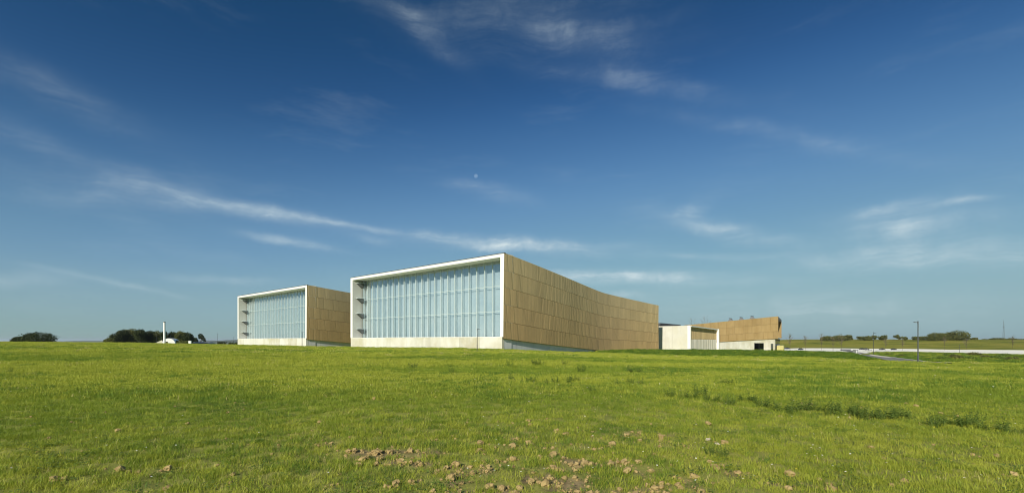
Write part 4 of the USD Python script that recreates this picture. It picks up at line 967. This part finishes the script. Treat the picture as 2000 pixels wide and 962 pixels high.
# ------------------------------------------------------------------ grass
def tuft(seed, blades, radius, hgt, width, lean=.5, seg=2):
    r = np.random.default_rng(seed); n = blades
    a = r.uniform(0, 6.28, n); q = radius * np.sqrt(r.random(n)); base = np.c_[np.cos(a) * q, np.sin(a) * q, np.full(n, -.01)]
    h = hgt * r.uniform(.5, 1.25, n); da = r.uniform(0, 6.28, n); ln = h * lean * r.uniform(.2, 1.5, n); dirn = np.c_[np.cos(da), np.sin(da), 0 * da]; side = np.c_[-np.sin(da + r.normal(0, .6, n)), np.cos(da), 0 * da]
    w = width * r.uniform(.6, 1.3, n)[:, None] / 2
    m1 = base + dirn * ln[:, None] * .35 + np.c_[0 * h, 0 * h, h * .62]; tip = base + dirn * ln[:, None] + np.c_[0 * h, 0 * h, h]
    v = np.stack([base - side * w, base + side * w, m1 + side * w * .8, m1 - side * w * .8, tip], 1).reshape(-1, 3); i = np.arange(n)[:, None] * 5
    return trimesh.Trimesh(v, np.vstack([i + [0, 1, 2], i + [0, 2, 3], i + [3, 2, 4]]), process=False)


def broad(seed, n, radius, size):
    """Clover-like leaves held flat near the ground."""
    r = np.random.default_rng(seed); a = r.uniform(0, 6.28, n); q = radius * np.sqrt(r.random(n)); c = np.c_[np.cos(a) * q, np.sin(a) * q, r.uniform(.015, .06, n)]
    u = r.normal(size=(n, 3)) * [1, 1, .35]; u /= np.linalg.norm(u, axis=1, keepdims=True); w = np.cross(u, [0, 0, 1]) + r.normal(0, .25, (n, 3)); w /= np.linalg.norm(w, axis=1, keepdims=True); s = size * r.uniform(.6, 1.3, n)[:, None]
    v = np.stack([c - u * s, c + w * s * .55, c + u * s, c - w * s * .55], 1).reshape(-1, 3); i = np.arange(n)[:, None] * 4
    return trimesh.Trimesh(v, np.vstack([i + [0, 1, 2], i + [0, 2, 3]]), process=False)


gp = []
TONES = ['grass_green', 'grass_yellow', 'grass_dark', 'grass_straw']
NEAR, MID, FAR = {}, {}, {}
for t_ in TONES:
    NEAR[t_], MID[t_], FAR[t_] = [], [], []
    for k in range(3 if t_ != 'grass_straw' else 2):
        NEAR[t_].append(len(gp)); gp.append((f'near_{t_[6:]}_{k}', tuft(hash_ := 300 + 10 * TONES.index(t_) + k, 48 if t_ != 'grass_straw' else 10, .11, .058, .0046, .8), t_))
        MID[t_].append(len(gp)); gp.append((f'mid_{t_[6:]}_{k}', tuft(hash_ + 100, 74 if t_ != 'grass_straw' else 18, .26, .080, .0095, .7), t_))
        FAR[t_].append(len(gp)); gp.append((f'far_{t_[6:]}_{k}', tuft(hash_ + 200, 80, .75, .12, .030), t_))
BROAD = []
for k in range(2): BROAD.append(len(gp)); gp.append((f'clover_{k}', broad(700 + k, 26, .12, .017), 'weed_leaf'))
BLADE = len(gp); gp.append(('long_blades', tuft(720, 9, .06, .13, .006, .8), 'grass_green'))


def spread(y0, y1, dens, seed):
    r = np.random.default_rng(seed); out = []
    ys = np.linspace(y0, y1, 26)
    for a, b in zip(ys[:-1], ys[1:]):
        m = 1.17; half = m * (a + b) / 2 + 1.5; n = int(2 * half * (b - a) * dens); out.append(np.c_[r.uniform(-half, half, n), r.uniform(a, b, n)])
    return np.vstack(out)


def tones(xy, r, yellow=0.0):
    n = len(xy); v = meshkit.fbm(np.c_[xy * .28, np.zeros(n)], 4, 41); w = meshkit.fbm(np.c_[xy[:, 0] * .05, xy[:, 1] * .16, np.zeros(n)], 4, 43)
    p = r.random(n); t = np.full(n, 0)
    py = np.clip((w - .46) * 2.6 + .34 + yellow + (v - .5) * .8, .06, .92); t[p < py] = 1
    p2 = r.random(n); t[(p2 < np.clip((.47 - v) * 2.2 + .16, .03, .6)) & (t == 0)] = 2
    t[r.random(n) < .045 + .10 * np.clip(w - .5, 0, 1)] = 3
    return t


R_ = np.random.default_rng(77); rows = []
HALLS = shapely.Polygon([tuple(LEFT), tuple(C), (22.6, 112.3), (47.8, 145), (0, 190)]); HALL2 = shapely.affinity.translate(HALLS, -55, 44.5) if hasattr(shapely, 'affinity') else None
import shapely.affinity
HALL2 = shapely.affinity.translate(HALLS, -55, 44.5)


def plant(xy, table, lo, hi, yellow=0.0, tilt=.12, thin=True):
    n = len(xy); keep = np.ones(n, bool)
    if thin: keep &= R_.random(n) > np.clip(soil(xy) * .95, 0, .76)
    pts = shapely.points(xy)
    for poly in (HALLS, HALL2): keep &= ~shapely.contains(poly, pts)
    keep &= ~(shapely.contains(MOUND, pts) | shapely.contains(VERGE, pts))
    xy = xy[keep]; n = len(xy); t = tones(xy, R_, yellow)
    idx = np.array([table[TONES[a]][R_.integers(0, len(table[TONES[a]]))] for a in t]); s = R_.uniform(lo, hi, n)
    hz = s * (.75 + .6 * meshkit.fbm(np.c_[xy * .5, np.zeros(n)], 3, 51))
    return np.c_[xy, height(xy), R_.uniform(0, 6.28, n), R_.normal(0, tilt, n), R_.normal(0, tilt, n), s, hz, idx]


rows.append(plant(spread(3.4, 9, 85, 1), NEAR, .75, 1.3, -.12))
rows.append(plant(spread(9, 15, 48, 2), NEAR, .9, 1.5, -.06))
rows.append(plant(spread(12, 26, 15, 3), MID, .8, 1.35, .02))
rows.append(plant(spread(26, 48, 6.5, 4), MID, 1.1, 1.9, .14))
rows.append(plant(spread(44, 90, 1.2, 5), FAR, .7, 1.2, .22, thin=False))
lf = spread(90, 160, .55, 6); lf = lf[(lf[:, 0] < 8) & (lf[:, 0] > -190)]
rows.append(plant(lf, FAR, .8, 1.3, .25, thin=False))
def foot(line, n, seed, lo=.15, hi=.9):
    r = np.random.default_rng(seed); a = np.array(line); d = np.r_[0, np.cumsum(np.hypot(*np.diff(a, axis=0).T))]; q = r.uniform(0, d[-1], n); p = np.c_[np.interp(q, d, a[:, 0]), np.interp(q, d, a[:, 1])]; t = np.c_[np.interp(q + .1, d, a[:, 0]), np.interp(q + .1, d, a[:, 1])] - p + 1e-9
    t /= np.linalg.norm(t, axis=1, keepdims=True); return p + np.c_[t[:, 1], -t[:, 0]] * r.uniform(lo, hi, n)[:, None]


side = C + wall_at(np.linspace(0, 50, 20), np.full(20, -.5))
for line, n in (([tuple(LEFT), tuple(C)], 420), (side, 380), ([tuple(LEFT + [-55, 44.5]), tuple(C + [-55, 44.5])], 350), (side + [-55, 44.5], 300)):
    xy = foot(line, n, n); k = len(xy)
    rows.append(np.c_[xy, height(xy), R_.uniform(0, 6.28, k), 0 * xy[:, 0], 0 * xy[:, 0], R_.uniform(.25, .6, k), R_.uniform(.8, 2.6, k) * meshkit.fbm(np.c_[xy * .5, np.zeros(k)], 2, 71) * 1.6, R_.choice(FAR['grass_green'] + FAR['grass_yellow'] + FAR['grass_dark'], k)])
cl = spread(3.4, 16, 10, 7); k = len(cl); cl = cl[R_.random(k) < meshkit.fbm(np.c_[cl * .6, np.zeros(k)], 3, 61) ** 2 * 1.6]; k = len(cl)
rows.append(np.c_[cl, height(cl), R_.uniform(0, 6.28, k), 0 * cl[:, 0], 0 * cl[:, 0], R_.uniform(.7, 1.5, k), R_.uniform(.7, 1.3, k), R_.choice(BROAD, k)])
cl = spread(3.4, 16, 1.6, 8); k = len(cl)
rows.append(np.c_[cl, height(cl), R_.uniform(0, 6.28, k), R_.normal(0, .2, k), R_.normal(0, .2, k), R_.uniform(.7, 1.4, k), R_.uniform(.6, 1.1, k), np.full(k, BLADE)])
instancer('/World/meadow_grass', gp, np.vstack(rows), label='short yellow green meadow grass covering the field', category='grass')

# rough dark grass on the mound and the verge beyond the road
def scatter(poly, n, seed):
    r = np.random.default_rng(seed); a = poly.bounds; q = np.c_[r.uniform(a[0], a[2], n), r.uniform(a[1], a[3], n)]; return q[shapely.contains(poly, shapely.points(q))]


rp = [(f'rough_{k}', tuft(800 + k, 70, .55, .38, .040, .6), ['grass_dark', 'grass_dark', 'grass_green', 'grass_yellow'][k]) for k in range(4)]
q = scatter(MOUND, 9000, 11); q = q[~shapely.contains(HALLS.buffer(.5), shapely.points(q))]; k = len(q)
v = scatter(VERGE, 16000, 12); road_poly = shapely.Polygon([tuple(p) for p in ra] + [tuple(p) for p in rb[::-1]]).buffer(.8)
v = v[~shapely.contains(road_poly, shapely.points(v)) & ~shapely.contains(MOUND, shapely.points(v))]; j = len(v)
v = v[R_.random(j) < np.clip(meshkit.fbm(np.c_[v * .12, np.zeros(j)], 3, 66) * 2 - .35, .1, 1)]; j = len(v); q = q[~shapely.contains(road_poly, shapely.points(q))]; k = len(q)
a = np.c_[q, height(q), R_.uniform(0, 6.28, k), 0 * q[:, 0], 0 * q[:, 0], R_.uniform(.6, 1.3, k), R_.uniform(.35, 1.0, k), R_.choice([0, 1, 0, 1, 2], k)]
b = np.c_[v, height(v), R_.uniform(0, 6.28, j), 0 * v[:, 0], 0 * v[:, 0], R_.uniform(.8, 1.5, j), R_.uniform(.3, .9, j), R_.choice([0, 1, 2, 3, 2], j)]
instancer('/World/rough_grass', rp, np.vstack([a, b]), label='longer dark green grass on the mound and the verge', category='grass')


# ------------------------------------------------------------------ weeds: dark leafy plants in a ragged row, and single tufts
def weed(seed, stems, spread_, hgt, leaf):
    r = np.random.default_rng(seed); V, Fc, n = [], [], 0; mb = MB()
    for s in range(stems):
        a = r.uniform(0, 6.28); q = spread_ * math.sqrt(r.random()); p0 = np.array([math.cos(a) * q, math.sin(a) * q, -.01]); h = hgt * r.uniform(.5, 1.1); p1 = p0 + [math.cos(a) * h * .25, math.sin(a) * h * .25, h]
        mb.tube([p0, (p0 + p1) / 2 + r.normal(0, .01, 3), p1], [.005, .004, .002], 3)
        for k in range(13):
            f = (k + .5) / 13; c = p0 + (p1 - p0) * f; an2 = k * 2.4 + r.normal(0, .3); L = leaf * (1.2 - .7 * f) * r.uniform(.7, 1.2); u = np.array([math.cos(an2), math.sin(an2), r.uniform(.1, .7)]); u /= np.linalg.norm(u); w = np.cross(u, [0, 0, 1]); w /= np.linalg.norm(w)
            mb.add([c, c + u * L * .5 + w * L * .24 + [0, 0, .01], c + u * L, c + u * L * .5 - w * L * .24 + [0, 0, .01]], [[0, 1, 2, 3]])
    return mb.mesh()


WM = [weed(900, 9, .13, .26, .075), weed(901, 6, .10, .32, .07), weed(902, 12, .2, .20, .08), weed(903, 5, .07, .22, .06)]
wp = [(270, 262), (300, 275), (322, 270), (350, 268), (372, 272), (396, 262), (408, 252), (418, 258), (430, 276), (452, 280), (470, 288), (486, 282), (510, 272), (536, 303), (552, 300), (570, 292), (600, 285), (655, 282), (672, 292), (692, 303), (716, 308), (742, 313), (768, 318), (790, 325), (838, 333), (850, 346), (872, 328), (908, 328), (932, 318), (952, 323), (980, 330), (1012, 335), (1040, 352), (1056, 345), (1072, 338), (1090, 348), (1108, 322), (1120, 338), (1150, 348), (1168, 362), (1186, 352), (1202, 338), (1212, 368), (1236, 370), (1258, 374), (1276, 372), (1300, 368), (1322, 372), (1342, 366), (1362, 370), (1384, 362), (1420, 348), (1460, 378), (1520, 392), (1560, 408), (1588, 403), (1622, 395), (1650, 398), (1678, 403), (1700, 410), (1722, 398), (1742, 404), (1762, 398), (1800, 412), (1850, 428), (1880, 428), (1905, 434), (1922, 438), (1960, 428), (1982, 446)]
wp = [w for i, w in enumerate(wp) if i % 5 not in (1, 3)]
WEEDS = [(1200 + x * .4, 670 + y * .4, None) for x, y in wp]
WEEDS += [(1050, 712.5, 'dark round weed tuft, left of two alone before the curved wall'), (1103, 712, 'dark round weed tuft, right of two alone before the curved wall'), (1137.5, 727, 'flat dark weed tuft below the pair before the curved wall'), (995, 717.5, 'low brownish weed tuft below the corner of the large hall'), (1417, 749, 'single dark weed tuft in the straw grass right of centre'),
          (1208, 753, None), (1232, 749, None), (1250, 752, None), (1038, 745, None), (1065, 749, None), (1085, 747, None), (1112, 748, None), (1120, 744, None), (1000, 742, None), (806, 719, 'dim green weed tuft before the middle of the glass front'), (880, 729, 'faint flat weed tuft before the large hall'), (141, 676, 'small dark weed tuft on the left skyline meadow'), (18, 728, None), (1390, 888, 'small dark weed below the two pale stones'), (1415, 893, None), (1240, 727, None), (1155, 765, None)]
wrank = {c: i + 1 for i, c in enumerate(sorted((w[0], w[1]) for w in WEEDS if w[2] is None))}
for k, (px, py, lab) in enumerate(WEEDS):
    g = ground(px, py, 4, 130); z = H(*g); o = usdkit.mesh(stage, numbered('/World', 'weed'), WM[k % 4], M['weed_leaf']); f = rnd.uniform(.75, 1.25) * (1.0 if g[1] < 16 else min(2.3, g[1] / 15)) * (.55 if g[1] < 8 else 1)
    o.AddTranslateOp().Set((float(g[0]), float(g[1]), z)); o.AddRotateZOp().Set(rnd.uniform(0, 360)); o.AddScaleOp().Set((f, f, f * rnd.uniform(.8, 1.15)))
    data(o.GetPrim(), label=lab or 'dark leafy weed, ' + ordinal(wrank[(px, py)]) + ' from the left among the ragged row of weeds', category='weed', group=None if lab else 'dark weeds in a ragged row across the meadow')

# low scrub on the verge right of the road and tufts on the mound's crest
def scrub(seed):
    r = np.random.default_rng(seed); return crown([(0, 0, .35, .8, .7, .42), (.6, .2, .25, .6, .5, .3), (-.7, -.1, .25, .6, .5, .32), (.1, .5, .3, .5, .5, .4)], 420, .11, r)


SM = [scrub(950), scrub(951), scrub(952)]
SCRUB = [(1838, 700, 1.2), (1868, 699, 1.5), (1896, 700.5, 1.3), (1925, 698, 1.1), (1950, 699.5, 1.4), (1978, 702, 1.3), (1992, 698, 1.0), (1812, 701.5, .9), (1855, 694, 1.2), (1905, 693.5, 1.3), (1963, 694.5, 1.1), (1760, 695.5, .8), (1780, 699, .8), (1735, 692, .7)]
srank = {c: i + 1 for i, c in enumerate(sorted((a, b) for a, b, f in SCRUB))}
for k, (px, py, f) in enumerate(SCRUB):
    g = ground(px, py, 45, 300); z = H(*g); o = usdkit.mesh(stage, numbered('/World', 'scrub'), SM[k % 3], M['leaf_olive' if k % 2 else 'weed_leaf']); f *= g[1] / 95
    o.AddTranslateOp().Set((float(g[0]), float(g[1]), z - .1)); o.AddRotateZOp().Set(rnd.uniform(0, 360)); o.AddScaleOp().Set((f, f, f * .8))
    data(o.GetPrim(), label='low green scrub bush, ' + ordinal(srank[(px, py)]) + ' from the left on the verge beyond the road', category='bush', group='low scrub bushes on the verge beyond the road')
for k, (px, py) in enumerate([(1249, 681.5), (1436, 683.5), (1456, 684), (1330, 682.5), (1560, 686), (1605, 687.5)]):
    g = ground(px, py, 60, 130); z = H(*g); o = usdkit.mesh(stage, numbered('/World', 'scrub'), SM[k % 3], M['weed_leaf']); f = [.8, .9, .7, .5, .6, .6][k]
    o.AddTranslateOp().Set((float(g[0]), float(g[1]), z - .1)); o.AddRotateZOp().Set(k * 50.0); o.AddScaleOp().Set((f, f, f))
    data(o.GetPrim(), label='dark leafy tuft on the crest of the green mound, ' + ordinal([1, 3, 4, 2, 5, 6][k]) + ' from the left', category='bush', group='leafy tufts on the crest of the mound')

# small wild flowers
fl = MB(); an_ = np.arange(7) * 2 * np.pi / 7
for a in an_: fl.add([(0, 0, .10), (.008 * math.cos(a - .35), .008 * math.sin(a - .35), .104), (.014 * math.cos(a), .014 * math.sin(a), .103), (.008 * math.cos(a + .35), .008 * math.sin(a + .35), .104)], [[0, 1, 2, 3]])
r = np.random.default_rng(31); pts = []
for (px, py) in np.c_[r.uniform(900, 2000, 150), 668 + r.uniform(.05, 1, 150) ** 1.4 * 290]: pts.append(ground(px, py, 4, 70))
for (px, py) in np.c_[r.uniform(0, 900, 30), 690 + r.uniform(0, 1, 30) * 260]: pts.append(ground(px, py, 4, 70))
pts = np.array(pts); k = len(pts); dist_ = pts[:, 1]; s = np.clip(dist_ / 9, .9, 4)
instancer('/World/wild_flowers', [('daisy', fl.mesh(), 'petal_white'), ('buttercup', fl.mesh(), 'petal_yellow')], np.c_[pts, height(pts), r.uniform(0, 6.28, k), r.normal(0, .2, k), r.normal(0, .2, k), s, np.clip(s, 1, 1.8), (r.random(k) < .08).astype(int)], label='tiny white flowers dotted in the meadow', category='flowers')

# ------------------------------------------------------------------ thin sea haze
M['haze'] = usdkit.material(stage, '/World/Looks/haze', {'v': ('principled_volume', dict(color=(.80, .90, 1.0), density=HAZE, anisotropy=.2))}, [], volume='v.volume')
obj('haze', MB().box(-32000, 32000, -32000, 32000, -75, 60), 'haze', kind='stuff')
